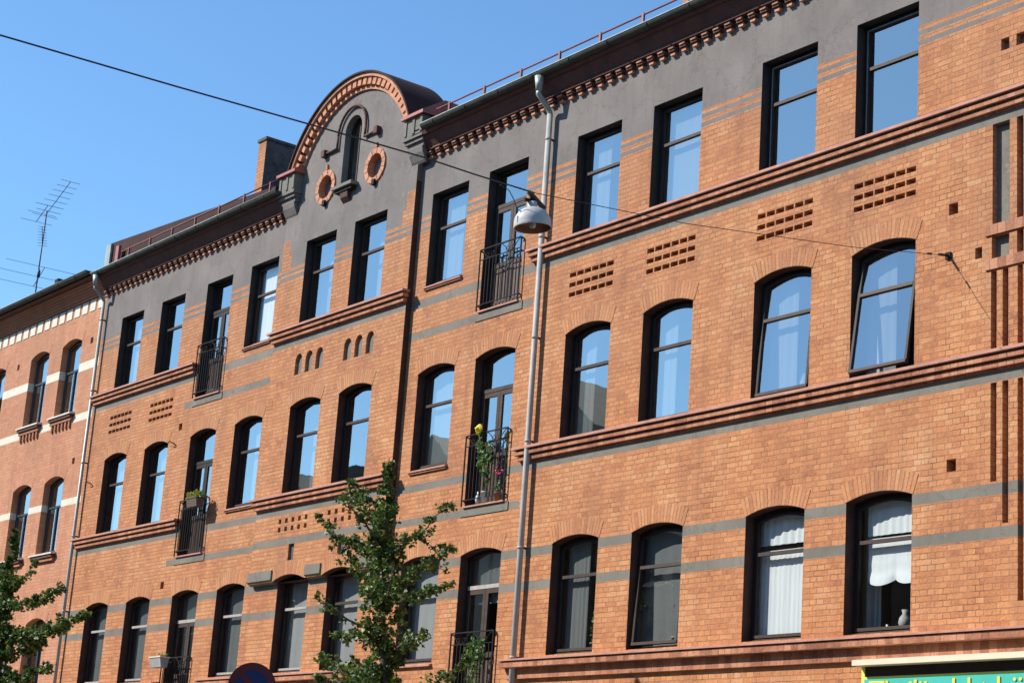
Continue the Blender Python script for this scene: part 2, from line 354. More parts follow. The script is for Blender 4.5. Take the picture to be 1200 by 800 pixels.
def wallsheet(mb, y, x0, x1, z0, z1, ops, matfn, zbreaks=(), xbreaks=(), sgn=1):
    """a facade plane cut by openings. ops: dict x0,x1,z0,zs,rise,d,back,jamb"""
    zb = {z0, z1} | {z for z in zbreaks if z0 < z < z1}
    for o in ops:
        for z in (o['z0'], o['zs'], o['zs']+o['rise']):
            if z0 < z < z1: zb.add(round(z, 5))
    zb = sorted(zb)
    for a, b in zip(zb, zb[1:]):
        if b-a < 1e-5: continue
        zm = (a+b)/2
        cur = sorted([o for o in ops if o['z0'] < zm < o['zs']+o['rise']], key=lambda o: o['x0'])
        xs = [x0]; segs = []
        x = x0
        for o in cur:
            segs.append((x, o['x0'])); x = o['x1']
        segs.append((x, x1))
        for sa, sb in segs:
            if sb-sa < 1e-5: continue
            cuts = [sa]+sorted(t for t in xbreaks if sa < t < sb)+[sb]
            for ca, cb in zip(cuts, cuts[1:]):
                m = matfn((ca+cb)/2, zm)
                mb.face([(ca, y, a), (cb, y, a), (cb, y, b), (ca, y, b)], m)
        for o in cur:
            d = o['d']*sgn
            if zm < o['zs']:       # jambs
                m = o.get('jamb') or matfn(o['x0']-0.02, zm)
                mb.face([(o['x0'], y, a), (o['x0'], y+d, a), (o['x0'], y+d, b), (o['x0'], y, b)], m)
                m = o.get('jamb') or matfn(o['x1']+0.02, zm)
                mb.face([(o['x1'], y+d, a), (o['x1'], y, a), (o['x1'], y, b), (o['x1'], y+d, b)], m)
    for o in ops:
        d = o['d']*sgn; top = arc_top(o['x0'], o['x1'], o['zs'], o['rise'], 10)
        m = matfn((o['x0']+o['x1'])/2, o['zs']+o['rise']+0.02)
        mj = o.get('jamb') or matfn((o['x0']+o['x1'])/2, o['zs']+o['rise']+0.02)
        if o['rise'] > 0:
            zc = o['zs']+o['rise']
            for p, q in zip(top, top[1:]):
                if zc-min(p[1], q[1]) > 1e-6:
                    mb.face([(q[0], y, q[1]), (p[0], y, p[1]), (p[0], y, zc), (q[0], y, zc)] if zc-max(p[1], q[1]) > 1e-6 else
                            ([(q[0], y, q[1]), (p[0], y, p[1]), (q[0], y, zc)] if p[1] > q[1] else [(q[0], y, q[1]), (p[0], y, p[1]), (p[0], y, zc)]), m)
        for p, q in zip(top, top[1:]):
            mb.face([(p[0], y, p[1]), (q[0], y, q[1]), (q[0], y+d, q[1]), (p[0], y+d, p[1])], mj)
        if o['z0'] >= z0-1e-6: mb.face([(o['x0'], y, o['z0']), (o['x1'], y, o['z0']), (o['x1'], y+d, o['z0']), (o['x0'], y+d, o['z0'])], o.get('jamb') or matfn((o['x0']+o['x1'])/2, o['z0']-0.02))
        if o.get('back'):
            pts = [(o['x0'], o['z0']), (o['x1'], o['z0'])]+top
            mb.face([(p[0], y+d, p[1]) for p in pts], o['back'])
def archring(mb, y, x0, x1, zs, rise, hgt=0.27, over=0.07, mat='arch'):
    """radial header bricks over a segmental arch, 4 mm proud"""
    h = (x1-x0)/2; cx = (x0+x1)/2; R = (h*h+rise*rise)/(2*rise); cz = zs+rise-R
    tm = math.asin(min(1, (h+over*0.2)/R)); n = 14
    pr = None
    for i in range(n+1):
        t = -tm+2*tm*i/n
        a = (cx+math.sin(t)*(R+0.002), cz+math.cos(t)*(R+0.002)); b = (cx+math.sin(t)*(R+hgt), cz+math.cos(t)*(R+hgt))
        if pr:
            A, B, T = pr; s0 = R*T; s1 = R*t
            mb.face([(A[0], y-0.005, A[1]), (a[0], y-0.005, a[1]), (b[0], y-0.005, b[1]), (B[0], y-0.005, B[1])], mat, uv=[(0.005, s0), (0.005, s1), (0.005+hgt, s1), (0.005+hgt, s0)])
        pr = (a, b, t)

# ------------------------------------------------------------------ ground
def struct(o): o['kind'] = 'structure'; return o
g = MB('asphalt'); g.face([(-400, -400, 0), (400, -400, 0), (400, 400, 0), (-400, 400, 0)]); struct(g.build('road'))
g = MB('paving'); g.box(-120, 60, -3.9, 0.0, 0.0, 0.12); struct(g.build('pavement'))
g = MB('paving'); g.box(-120, 60, -23.0, -19.4, 0.0, 0.12); struct(g.build('pavement'))
g = MB('kerb')
x = -120
while x < 60:
    g.box(x, x+0.99, -4.2, -3.9, 0.0, 0.125); g.box(x, x+0.99, -19.4, -19.1, 0.0, 0.125); x += 1.0
struct(g.build('kerb'))
g = MB('paint')
x = -118
while x < 58: g.box(x, x+3, -11.8, -11.65, 0.0, 0.004); x += 6
struct(g.build('lane_marking'))

# ------------------------------------------------------------------ main building
ZTOP = 14.02
XL, XR = -41.22, -7.0
COLS = dict(A=-40.18, B=-38.17, C=-36.04, D=-34.13, E=-31.74, F=-29.97, G=-27.54, H=-25.81, I=-23.37, J=-21.48, K=-19.07, M=-17.2, N=-12.6, O=-10.6)
W = 1.12
BX0, BX1, BY = -32.65, -27.95, -0.12
bld = tag(empty('brick_apartment_building', (-28, 0, 0)),
          'long orange brick apartment building with grey plaster top storey and rounded gable', 'building')
FL = {4: (11.39, 13.15, 0.0), 3: (8.03, 9.765, 0.105), 2: (4.68, 6.395, 0.095)}
BAL0 = {4: 10.60, 3: 7.22, 2: 3.95}
def winops(y_bay=False):
    r = []
    for k, x in COLS.items():
        for f, (z0, zs, rise) in FL.items():
            inb = (k in 'EF') and f != 2
            if inb != y_bay: continue
            z = BAL0[f] if k in 'CH' else z0
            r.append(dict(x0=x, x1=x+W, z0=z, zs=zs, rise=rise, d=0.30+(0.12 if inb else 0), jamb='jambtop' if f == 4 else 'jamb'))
    return r
def grille(xs, zt, ops):
    for x in xs:
        n = 6
        for rr in range(3):
            for i in range(n):
                a = x+i*W/n
                ops.append(dict(x0=a+0.012, x1=a+W/n-0.012, z0=zt-0.075-rr*0.165, zs=zt-rr*0.165, rise=0, d=0.13, back='brick'))
ops = winops()
grille([COLS[k] for k in 'IJKMAB'], 10.79, ops)
for x, z in ((-15.53, 9.96), (-15.53, 6.61)): ops.append(dict(x0=x, x1=x+0.15, z0=z, zs=z+0.155, rise=0, d=0.25, back='room'))
for x, z in ((-36.64, 9.99), (-36.64, 6.59)): ops.append(dict(x0=x, x1=x+0.15, z0=z, zs=z+0.15, rise=0, d=0.25, back='room'))
PX = -14.40
for sx in (0, 1):
    def mx(a, b): return (a, b) if sx == 0 else (2*PX-b+0.0, 2*PX-a+0.0)
    def addop(a, b, z0, z1, d=0.09, back='band'):
        p, q = mx(a, b); ops.append(dict(x0=p, x1=q, z0=z0, zs=z1, rise=0, d=d, back=back))
    addop(-14.70, -14.57, 11.99, 12.15); addop(-15.10, -14.99, 9.28, 9.43)
    addop(-14.83, -14.56, 9.68, 11.02); addop(-14.84, -14.57, 9.23, 9.54)
    addop(-14.85, -14.76, 8.03, 9.08); addop(-14.67, -14.58, 8.03, 9.08)
    addop(-14.85, -14.76, 6.41, 7.64); addop(-14.67, -14.58, 5.89, 7.64)
ops += [dict(x0=PX-0.06, x1=PX+0.09, z0=11.99, zs=12.15, rise=0, d=0.09, back='band'),
        dict(x0=PX-0.05, x1=PX+0.05, z0=9.68, zs=11.02, rise=0, d=0.09, back='band'),
        dict(x0=PX-0.05, x1=PX+0.05, z0=9.23, zs=9.54, rise=0, d=0.09, back='band'),
        dict(x0=PX-0.04, x1=PX+0.04, z0=8.03, zs=9.08, rise=0, d=0.09, back='band'),
        dict(x0=PX-0.04, x1=PX+0.04, z0=4.95, zs=7.64, rise=0, d=0.09, back='band')]
def mat_main(x, z):
    if z > 12.77: return 'plaster'
    if 12.63 < z < 12.70: return 'plaster'
    if 12.49 < z < 12.56: return 'plaster'
    if 11.02 < z < 11.17 and x < -14.9: return 'band'
    if 11.02 < z < 11.17: return 'band'
    if 7.65 < z < 7.78: return 'band'
    if -36.5 < x < -24.3:
        if 10.44 < z < 10.57: return 'band'
        if 7.06 < z < 7.18: return 'band'
    if 6.245 < z < 6.39: return 'band'
    if 5.715 < z < 5.855: return 'band'
    return 'brick'
ZB = (12.77, 12.70, 12.63, 12.56, 12.49, 11.17, 11.02, 7.78, 7.65, 10.57, 10.44, 7.18, 7.06, 6.39, 6.245, 5.855, 5.715)
wl = MB('brick', 'plaster', 'band')
def split_x(ops_, a, b): return [o for o in ops_ if a <= o['x0'] and o['x1'] <= b]
wallsheet(wl, 0, XL, BX0, 0, ZTOP, split_x(ops, XL, BX0), mat_main, ZB, (-36.5,))
wallsheet(wl, 0, BX1, XR, 0, ZTOP, split_x(ops, BX1, XR), mat_main, ZB, (-24.3,))
mid = [dict(o, zs=6.38, rise=0) for o in split_x(ops, BX0, BX1)]
wallsheet(wl, 0, BX0, BX1, 0, 6.38, mid, mat_main, ZB)
for o in ops:
    if o['rise'] > 0 and not (BX0 < o['x0'] < BX1): archring(wl, 0, o['x0'], o['x1'], o['zs'], o['rise'])
# parapet strip behind the cornice, ends and back of the building
wl.box(XL, XR, 0.30, 0.42, 14.02, 14.3, 'brick')
wl.face([(XR, 0, 0), (XR, 11, 0), (XR, 11, 14.3), (XR, 0, 14.3)], 'brick')
wl.face([(XL, 11, 0), (XL, 0, 0), (XL, 0, 14.3), (XL, 11, 14.3)], 'brick')
wl.face([(XR, 11, 0), (XL, 11, 0), (XL, 11, 14.3), (XR, 11, 14.3)], 'brick')
wl.build('wall', bld)
# projecting centre bay
bw = MB('brick', 'plaster', 'band', 'pebble', 'stone')
bops = winops(True)
for k in 'EF':
    bops.append(dict(x0=COLS[k], x1=COLS[k]+W, z0=6.2, zs=6.38, rise=0.10, d=0.42, jamb='jamb'))
    for i in range(3):
        xx = COLS[k]+0.02+i*0.385
        bops.append(dict(x0=xx, x1=xx+0.25, z0=10.40, zs=10.70, rise=0.12, d=0.06, back='band'))
    for rr in range(2):
        for i in range(5):
            xx = COLS[k]+0.0+i*0.238
            bops.append(dict(x0=xx, x1=xx+0.10, z0=7.48-rr*0.16, zs=7.57-rr*0.16, rise=0, d=0.07, back='brick'))
for xx in (-31.27, -29.52):
    bops.append(dict(x0=xx, x1=xx+0.20, z0=6.56, zs=7.06, rise=0, d=0.05, back='pebble'))
def mat_bay(x, z):
    edge = x < BX0+0.26 or x > BX1-0.26
    if z > 13.32: return 'plaster'
    if z > 12.98: return 'brick' if (x < BX0+0.26 or x > BX1-0.26) else 'plaster'
    if z > 12.70: return 'brick' if edge or x < BX0+0.36 or x > BX1-0.36 else 'plaster'
    if 12.58 < z < 12.64 or 12.46 < z < 12.52: return 'plaster'
    if 11.02 < z < 11.16: return 'band'
    if 7.65 < z < 7.79: return 'band'
    if 7.06 < z < 7.19: return 'band'
    return 'brick'
wallsheet(bw, BY, BX0, BX1, 6.38, 13.5, bops, mat_bay, (13.32, 12.98, 12.70, 12.64, 12.58, 12.52, 12.46, 11.16, 11.02, 7.79, 7.65, 7.19, 7.06), (BX0+0.26, BX0+0.36, BX1-0.36, BX1-0.26))
for o in bops:
    if o['x1']-o['x0'] > 1 and o['rise'] > 0: archring(bw, BY, o['x0'], o['x1'], o['zs'], o['rise'])
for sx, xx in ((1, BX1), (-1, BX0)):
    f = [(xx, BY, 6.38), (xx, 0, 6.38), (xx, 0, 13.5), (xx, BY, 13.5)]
    bw.face(f if sx > 0 else f[::-1], 'jamb')  # bay return painted dark to stand for shade
xs = [BX0, COLS['E'], COLS['E']+W, COLS['F'], COLS['F']+W, BX1]
for a, b in ((0, 1), (2, 3), (4, 5)): bw.face([(xs[a], 0, 6.38), (xs[b], 0, 6.38), (xs[b], BY, 6.38), (xs[a], BY, 6.38)], 'stone')
bw.build('bay_wall', bld)
# corbel stones under the bay
for a, b in ((-32.68, -31.78), (-30.56, -30.02), (-28.80, -27.92)):
    s = MB('stone'); s.prism([(0.0, 6.36), (-0.07, 6.36), (BY-0.035, 6.42), (BY-0.035, 6.60), (BY+0.01, 6.61), (0.0, 6.61)], 0, a, b); s.build('corbel_stone', bld)

# string courses
def course(x0, x1, zt, y=0.0, sc_=1.0, cuts=True):
    s = MB('trim', 'lip')
    lv = [(0.150, zt-0.040, zt, 'lip'), (0.085, zt-0.072, zt-0.040, 'trim'), (0.112, zt-0.126, zt-0.072, 'trim'), (0.045, zt-0.152, zt-0.126, 'trim'),
          (0.070, zt-0.212, zt-0.152, 'trim'), (0.020, zt-0.236, zt-0.212, 'trim')]
    for p, a, b, m in lv:
        e = p*0.9
        s.box(x0-e+0.06, x1+e-0.06, y-p, y+0.01, a, b, m)
    return s.build('string_course', bld)
for zt in (11.385, 8.02):
    course(XL+0.10, COLS['C']-0.10, zt); course(COLS['I']-0.98, XR, zt); course(BX0, BX1, zt, BY)
def base_course(x0, x1, y=0.0):
    s = MB('trim', 'lip')
    s.prism([(y+0.01, 4.665), (y+0.01, 4.60), (y-0.20, 4.60), (y-0.20, 4.625)], 0, x0, x1, 'lip')
    s.box(x0+0.01, x1-0.01, y-0.13, y+0.01, 4.585, 4.60, 'trim')
    s.box(x0+0.01, x1-0.01, y-0.172, y+0.01, 4.50, 4.585, 'trim')
    s.box(x0+0.03, x1-0.03, y-0.065, y+0.01, 4.335, 4.50, 'trim')
    s.build('string_course', bld)
base_course(XL+0.1, COLS['C']-0.12); base_course(COLS['D']-0.2, COLS['G']-0.05, 0); base_course(COLS['I']-0.95, XR)
for k in 'DG':
    for z, nm in ((11.39, 0), (8.03, 0)):
        s = MB('lip', 'trim'); x = COLS[k]
        s.prism([(0.05, z+0.02), (0.05, z-0.03), (-0.055, z-0.045), (-0.055, z-0.02)], 0, x-0.01, x+W+0.01, 'lip'); s.box(x, x+W, -0.035, 0.01, z-0.075, z-0.04, 'trim')
        s.build('window_sill', bld)
s = MB('lip'); x = COLS['G']; s.prism([(0.05, 4.69), (0.05, 4.64), (-0.055, 4.62), (-0.055, 4.65)], 0, x-0.01, x+W+0.01); s.build('window_sill', bld)
# cross bars of the sunk panels at the right
for z in (9.54, 9.09):
    s = MB('trim'); s.box(-14.93, 2*PX+14.93, -0.025, 0.01, z, z+0.135); s.build('panel_bar', bld)

# balcony door slabs
for k in 'CH':
    for f in (4, 3, 2):
        s = MB('band', 'stone'); z = BAL0[f]; x = COLS[k]
        s.box(x-0.10, x+W+0.10, -0.016, 0.02, z-0.165, z-0.022, 'stone' if (k, f) in (('H', 3), ('C', 4)) else 'band'); s.box(x+0.0, x+W, -0.05, 0.3, z-0.022, z+0.004, 'lip'); s.build('door_slab', bld)

# windows
def window(par, x0, x1, z0, zs, rise, yf, ztr, fm='frame', tilt=0.0, barm=None, edge=False, wd=0.055, sill=True, glass='glass', mull=0):
    A = outline(x0, x1, z0, zs, rise, 0.0); B = outline(x0, x1, z0, zs, rise, wd)
    mb = MB(fm); ring(mb, A, B, yf+0.165, yf+0.25)
    fr = mb.build('window', par)
    zt = zs+rise
    org = ((x0+x1)/2, yf+0.175, zt-wd)
    sm = MB(fm, barm or fm)
    B2 = outline(x0+wd+0.003, x1-wd-0.003, z0+wd+0.003, zs-wd, rise, 0.0); Cc = outline(x0+wd, x1-wd, z0+wd, zs-wd, rise, 0.042)
    ring(sm, B2, Cc, yf+0.152, yf+0.20)
    sm.box(x0+wd+0.04, x1-wd-0.04, yf+0.146, yf+0.196, ztr-0.022, ztr+0.026, barm or fm)
    sm.box(x0+wd+0.01, x1-wd-0.01, yf+0.138, yf+0.152, z0+wd+0.004, z0+wd+0.045, barm or fm)
    for i in range(mull):
        xm = x0+(x1-x0)*(i+1)/(mull+1); sm.box(xm-0.03, xm+0.03, yf+0.148, yf+0.19, z0+wd+0.04, ztr-0.02)
    if edge:
        E0 = outline(x0+wd+0.006, x1-wd-0.006, z0+wd+0.006, zs-wd-0.004, rise, 0.0); E1 = outline(x0+wd+0.006, x1-wd-0.006, z0+wd+0.006, zs-wd-0.004, rise, 0.016)
        ring(sm, E0, E1, yf+0.140, yf+0.152, 'framegrey')
    so_ = sm.build('sash', fr, org)
    g = MB(glass); pts = outline(x0+wd, x1-wd, z0+wd, zs-wd, rise, 0.04)
    g.face([(p[0], yf+0.178, p[1]) for p in pts])
    g.face([(p[0], yf+0.192, p[1]) for p in pts][::-1]) if False else None
    pa = g.build('pane', fr, org)
    if tilt:
        so_.rotation_euler.x = pa.rotation_euler.x = -math.radians(tilt)
    if sill:
        s = MB('frame2'); s.prism([(yf+0.17, z0+0.055), (yf+0.17, z0+0.01), (yf+0.10, z0-0.0), (yf+0.10, z0+0.02)], 0, x0+0.02, x1-0.02); s.build('sill', fr)
    return fr
def balcony_door(par, x0, x1, z0, zs, rise, yf, ztr, fm='frame', barm=None, open_right=False):
    wd = 0.055
    A = outline(x0, x1, z0, zs, rise, 0.0); B = outline(x0, x1, z0, zs, rise, wd)
    mb = MB(fm, barm or fm); ring(mb, A, B, yf+0.165, yf+0.25)
    mb.box(x0+wd, x1-wd, yf+0.15, yf+0.235, ztr-0.03, ztr+0.035, barm or fm)
    fr = mb.build('balcony_door', par)
    xm = (x0+x1)/2
    for i, (a, b) in enumerate(((x0+wd+0.004, xm-0.004), (xm+0.004, x1-wd-0.004))):
        lf = MB(fm, 'door'); yb = yf+0.158
        for (p, q, r_, t) in ((a, a+0.07, z0+0.06, ztr-0.034), (b-0.07, b, z0+0.06, ztr-0.034), (a+0.07, b-0.07, ztr-0.11, ztr-0.034), (a+0.07, b-0.07, z0+0.78, z0+0.87), (a+0.07, b-0.07, z0+0.06, z0+0.16)):
            lf.box(p, q, yb, yb+0.045, r_, t, 'frame2' if fm == 'frame' and barm else fm)
        lf.box(a+0.07, b-0.07, yb+0.014, yb+0.03, z0+0.16, z0+0.78, 'door')
        for k in range(4): lf.box(a+0.09+k*0.075, a+0.10+k*0.075, yb+0.008, yb+0.014, z0+0.2, z0+0.74, 'frame2')
        lf.build('door_leaf', fr)
        if not (open_right and i == 1):
            g = MB('glass'); g.face([(a+0.07, yb+0.02, z0+0.87), (b-0.07, yb+0.02, z0+0.87), (b-0.07, yb+0.02, ztr-0.11), (a+0.07, yb+0.02, ztr-0.11)]); g.build('pane', fr)
    g = MB('glass'); top = arc_top(x0, x1, zs, rise, 8, wd-0.01)
    g.face([(p[0], yf+0.19, p[1]) for p in [(x0+wd-0.01, ztr), (x1-wd+0.01, ztr)]+top]); g.build('pane', fr)
    return fr
TILT = {('M', 3): 8.0, ('K', 3): 4.0, ('J', 2): 3.5}
for k, x in COLS.items():
    for f, (z0, zs, rise) in FL.items():
        yf = BY if (k in 'EF') and f != 2 else 0.0
        if f == 2 and k in 'EF': zs, rise = 6.38, 0.10
        if yf: yo = yf
        ztr = {4: 12.50, 3: 9.20, 2: 5.88}[f]
        yo = yf if yf else 0.0
        if k in 'CH': balcony_door(bld, x, x+W, BAL0[f], zs, rise, 0.0, ztr, barm={4: 'frame2', 3: 'frame2', 2: 'framewhite'}[f] if k == 'H' or f == 2 else None, open_right=(k == 'H' and f == 2))
        else: window(bld, x, x+W, z0, zs, rise, yo, ztr, tilt=TILT.get((k, f), 0), edge=(f == 4 and k in 'MK'), glass='clear' if f == 2 or (k, f) == ('D', 4) else 'glass', barm={4: 'frame2', 3: 'frame2', 2: 'framewhite' if k in 'ABDE' else 'frame2'}[f])

# french balcony railings
def railing(x0, x1, z0, z1, y, solid=False):
    mb = MB('iron')
    for z, r in ((z1, 0.012), (z1-0.19, 0.008), (z0+0.10, 0.009)):
        mb.box(x0, x1, y-r, y+r, z-r*0.8, z+r*0.8)
    for xx in (x0, x1):
        mb.box(xx-0.010, xx+0.010, y-0.010, y+0.010, z0, z1); mb.box(xx-0.012, xx+0.012, y, 0.02, z1-0.03, z1-0.01); mb.box(xx-0.012, xx+0.012, y, 0.02, z0+0.09, z0+0.11)
    # curved ornament between the upper rails
    n = 4; w_ = (x1-x0)/n
    for i in range(n):
        xa = x0+i*w_; sg = 1 if i % 2 == 0 else -1
        path = []
        for t in range(9):
            u = t/8; path.append((xa+w_*u, y, z1-0.095+sg*0.085*math.cos(PI*u)))
        mb.tube(path, 0.008, 5)
        c_ = xa+w_*(0.28 if sg < 0 else 0.72)
        mb.tube([(c_+0.045*math.cos(2*PI*t/10), y, z1-0.13+0.045*math.sin(2*PI*t/10)) for t in range(11)], 0.006, 5, caps=False)
    r = mb.build('balcony_railing', bld)
    nb = 11
    for i in range(1, nb+1):
        xx = x0+(x1-x0)*i/(nb+1); b = MB('iron'); b.box(xx-0.0065, xx+0.0065, y-0.0065, y+0.0065, z0+0.10, z1-0.19); b.build('baluster', r)
    return r
for f, zt in ((4, 11.70), (3, 8.42), (2, 5.12)):
    railing(COLS['H']-0.02, COLS['H']+W+0.02, BAL0[f]+0.0, zt, -0.055)
for f, zt in ((4, 11.76), (3, 8.38), (2, 5.12)):
    railing(COLS['C']-0.02, COLS['C']+W+0.02, BAL0[f]+0.0, zt, -0.055)

# rooms behind the windows
rm = MB('room')
for z in (0.3, 3.6, 7.0, 10.36, 14.0): rm.box(XL+0.3, XR-0.3, 0.31, 4.6, z, z+0.12)
rm.face([(XL+0.3, 4.6, 0), (XR-0.3, 4.6, 0), (XR-0.3, 4.6, 14), (XL+0.3, 4.6, 14)])
for k, x in COLS.items(): rm.box(x-0.5, x-0.4, 0.32, 4.6, 0.5, 14.0)
rm.build('interior_wall', bld)

# cornice
def cornice(x0, x1, sp=0.2535):
    s = MB('corn', 'trim', 'brick')
    n = int((x1-x0)/sp)
    for i in range(n+1):
        x = x0+i*sp
        if x+0.12 > x1: break
        s.box(x+0.008, x+0.107, -0.066, 0.01, 13.855, 13.900, 'ochre'); s.box(x+0.008, x+0.107, -0.064, 0.01, 13.900, 13.915, 'corn')  # orange foot coloured as the sunlit part, dark top as eave shade
        s.box(x-0.01, x+0.125, -0.095, 0.01, 13.915, 13.95, 'corn')
        s.box(x, x+0.115, -0.118, 0.01, 13.95, 13.972, 'trim'); s.box(x, x+0.115, -0.105, 0.01, 13.972, 14.005, 'corn')  # trim strip painted as a lit line between shaded tiers
    s.box(x0, x1, -0.125, 0.3, 14.005, 14.05, 'corn')
    s.prism([(0.3, 14.05), (-0.135, 14.05), (-0.24, 14.20), (-0.26, 14.24), (-0.30, 14.24), (-0.33, 14.30), (0.3, 14.30)], 0, x0, x1, 'corn')
    s.build('cornice', bld)
cornice(XL+0.05, BX0-0.02); cornice(BX1+0.02, XR)
def gutter(par, x0, x1, y, z, r=0.082, jm=1.95):
    s = MB('gutter', 'iron'); prof = []
    for i in range(9):
        t = PI+PI*i/8; prof.append((y+r*math.cos(t), z+r*math.sin(t)))
    inner = [(y+(p[0]-y)*0.94, z+(p[1]-z)*0.94) for p in prof][::-1]
    pts = prof+inner
    for i in range(len(prof)-1):
        a, b = prof[i], prof[i+1]
        s.face([(x0, a[0], a[1]), (x0, b[0], b[1]), (x1, b[0], b[1]), (x1, a[0], a[1])], smooth=True)
    s.tube([(x0, y-r, z), (x1, y-r, z)], 0.012, 6, 'zinc')
    s.face([(x0, p[0], p[1]) for p in prof]); s.face([(x1, p[0], p[1]) for p in prof][::-1])
    x = x0+0.4
    while x < x1:
        s.tube([(x, y+(r+0.006)*math.cos(PI+PI*i/8), z+(r+0.006)*math.sin(PI+PI*i/8)) for i in range(9)], 0.008, 4); x += jm*0.5
    return s.build('gutter', par)
gutter(bld, XL-0.12, BX0-0.02, -0.37, 14.375); gutter(bld, -27.50, XR+0.1, -0.37, 14.375)
# roof
r = MB('roof', 'pinkred', 'zinc')
for x0, x1 in ((XL, BX0-0.05), (BX1+0.05, XR)):
    r.face([(x0, -0.32, 14.38), (x1, -0.32, 14.38), (x1, 5.5, 17.2), (x0, 5.5, 17.2)])
    r.face([(x1, 11, 14.3), (x0, 11, 14.3), (x0, 5.5, 17.2), (x1, 5.5, 17.2)])
r.face([(BX0-0.05, 0.6, 14.38+0.92*0.484), (BX1+0.05, 0.6, 14.38+0.92*0.484), (BX1+0.05, 5.5, 17.2), (BX0-0.05, 5.5, 17.2)])
r.face([(XL, -0.32, 14.38), (XL, 5.5, 17.2), (XL, 11, 14.3)]); r.face([(XR, -0.32, 14.38), (XR, 11, 14.3), (XR, 5.5, 17.2)])
r.build('roof', bld)
# raised verge panel at the left end (low fire wall sheeted in dark metal)
r = MB('roof'); P0 = (XL-0.02, 14.42); P1 = (XL-0.02, 15.17); P2 = (-33.3, 14.70); P3 = (-33.3, 14.42)
r.prism([P0, P3, P2, P1], 1, -0.10, 0.16, 'roof'); r.build('roof_upstand', bld)
r = MB('zinc'); r.box(XL-0.03, XL+0.22, -0.16, -0.105, 14.44, 15.12); r.build('upstand_flashing', bld)
r = MB('pinkred'); r.box(-40.52, -40.36, -0.24, -0.17, 14.40, 14.92); r.build('rail_end_post', bld)
def roofrail(xs, zt, y=-0.22):
    s = MB('redmetal'); s.tube([(xs[0]-0.4, y, zt), (xs[-1]+0.3, y, zt)], 0.016, 6); a = s.build('snow_rail', bld)
    for x in xs:
        p = MB('redmetal'); p.box(x-0.022, x+0.022, y-0.018, y+0.018, 14.40, zt+0.03); p.tube([(x, y, 14.43), (x, y+0.5, 14.74)], 0.014, 5); p.build('post', a)
roofrail([-39.82+1.085*i for i in range(7)], 14.73)
roofrail([-26.92+1.063*i for i in range(18)], 14.68)

# rounded gable
GC = (-30.295, 13.83); GR = 2.35
def fillcurve(name, loops, mats, y0, depth, parent):
    cu = bpy.data.curves.new(name, 'CURVE'); cu.dimensions = '2D'; cu.fill_mode = 'BOTH'; cu.extrude = depth/2
    for L in loops:
        sp = cu.splines.new('POLY'); sp.points.add(len(L)-1); sp.use_cyclic_u = True
        for i, p in enumerate(L): sp.points[i].co = (p[0], p[1], 0, 1)
    ob = bpy.data.objects.new(name+'_c', cu); C.objects.link(ob)
    dg = bpy.context.evaluated_depsgraph_get(); me = bpy.data.meshes.new_from_object(ob.evaluated_get(dg)); bpy.data.objects.remove(ob)
    P = WORLD[parent]
    for v in me.vertices:
        x, z, yy = v.co.x, v.co.y, -v.co.z
        v.co = (x-P.x, y0+depth/2+yy-P.y, z-P.z)
    me.name = name
    if not me.uv_layers: me.uv_layers.new(name='UVMap')
    uv = me.uv_layers[0]
    for l in me.loops:
        c = me.vertices[l.vertex_index].co; uv.data[l.index].uv = (c.x+P.x+c.y, c.z+P.z)
    me.materials.clear()
    for m in mats: me.materials.append(M[m])
    o = bpy.data.objects.new(name, me); C.objects.link(o); o.parent = parent; WORLD[o] = P; return o
th0 = math.asin((14.75-GC[1])/2.2)
L = [(BX0, 13.5), (BX1, 13.5), (BX1, 14.75)]+[(GC[0]+2.2*math.cos(th0+(PI-2*th0)*i/40), GC[1]+2.2*math.sin(th0+(PI-2*th0)*i/40)) for i in range(41)]+[(BX0, 14.75)]
GWX = -30.36
hole = [(GWX-0.30, 13.98), (GWX+0.30, 13.98)]+[(GWX+0.30*math.cos(PI*i/14), 15.14+0.30*math.sin(PI*i/14)) for i in range(15)]
circ = lambda cx, cz, r_, n=28: [(cx+r_*math.cos(2*PI*i/n), cz+r_*math.sin(2*PI*i/n)) for i in range(n)]
RO = ((-31.20, 14.15), (-29.42, 14.15))
fillcurve('gable_wall', [L, hole]+[circ(a, b, 0.25) for a, b in RO], ['plaster'], BY, 0.22, bld)
s = MB('plaster'); s.face([(BX0+0.4, BY+0.16, 13.6), (BX1-0.4, BY+0.16, 13.6), (BX1-0.4, BY+0.16, 14.6), (BX0+0.4, BY+0.16, 14.6)])
for a, b in RO:
    q = MB('plaster'); q.face([(p[0], BY+0.13, p[1]) for p in circ(a, b, 0.26)]); q.build('roundel_back', bld)
    q = MB('ochre')
    n = 22
    for i in range(n):
        t0 = 2*PI*(i+0.05)/n; t1 = 2*PI*(i+0.95)/n; ro = 0.355
        pts = [(a+0.245*math.cos(t0), b+0.245*math.sin(t0)), (a+ro*math.cos(t0), b+ro*math.sin(t0)), (a+ro*math.cos(t1), b+ro*math.sin(t1)), (a+0.245*math.cos(t1), b+0.245*math.sin(t1))]
        pr_ = 0.035 if i % 2 else 0.028
        q.prism(pts, 1, BY-pr_, BY+0.12)
    q.lathe([(0, 0)], (a, b, 0), 3) if False else None
    q.build('brick_roundel', bld)
    q = MB('iron'); q.prism([(a+0.0, b-0.30), (a+0.10, b-0.30), (a+0.08, b-0.40), (a+0.0, b-0.41)], 1, BY-0.07, BY+0.02); q.build('spout', bld)
    q = MB('trim'); q.prism([(a-0.035, b+0.36), (a+0.035, b+0.36), (a+0.02, b+0.47), (a-0.02, b+0.47)], 1, BY-0.04, BY+0.01); q.build('keystone', bld)
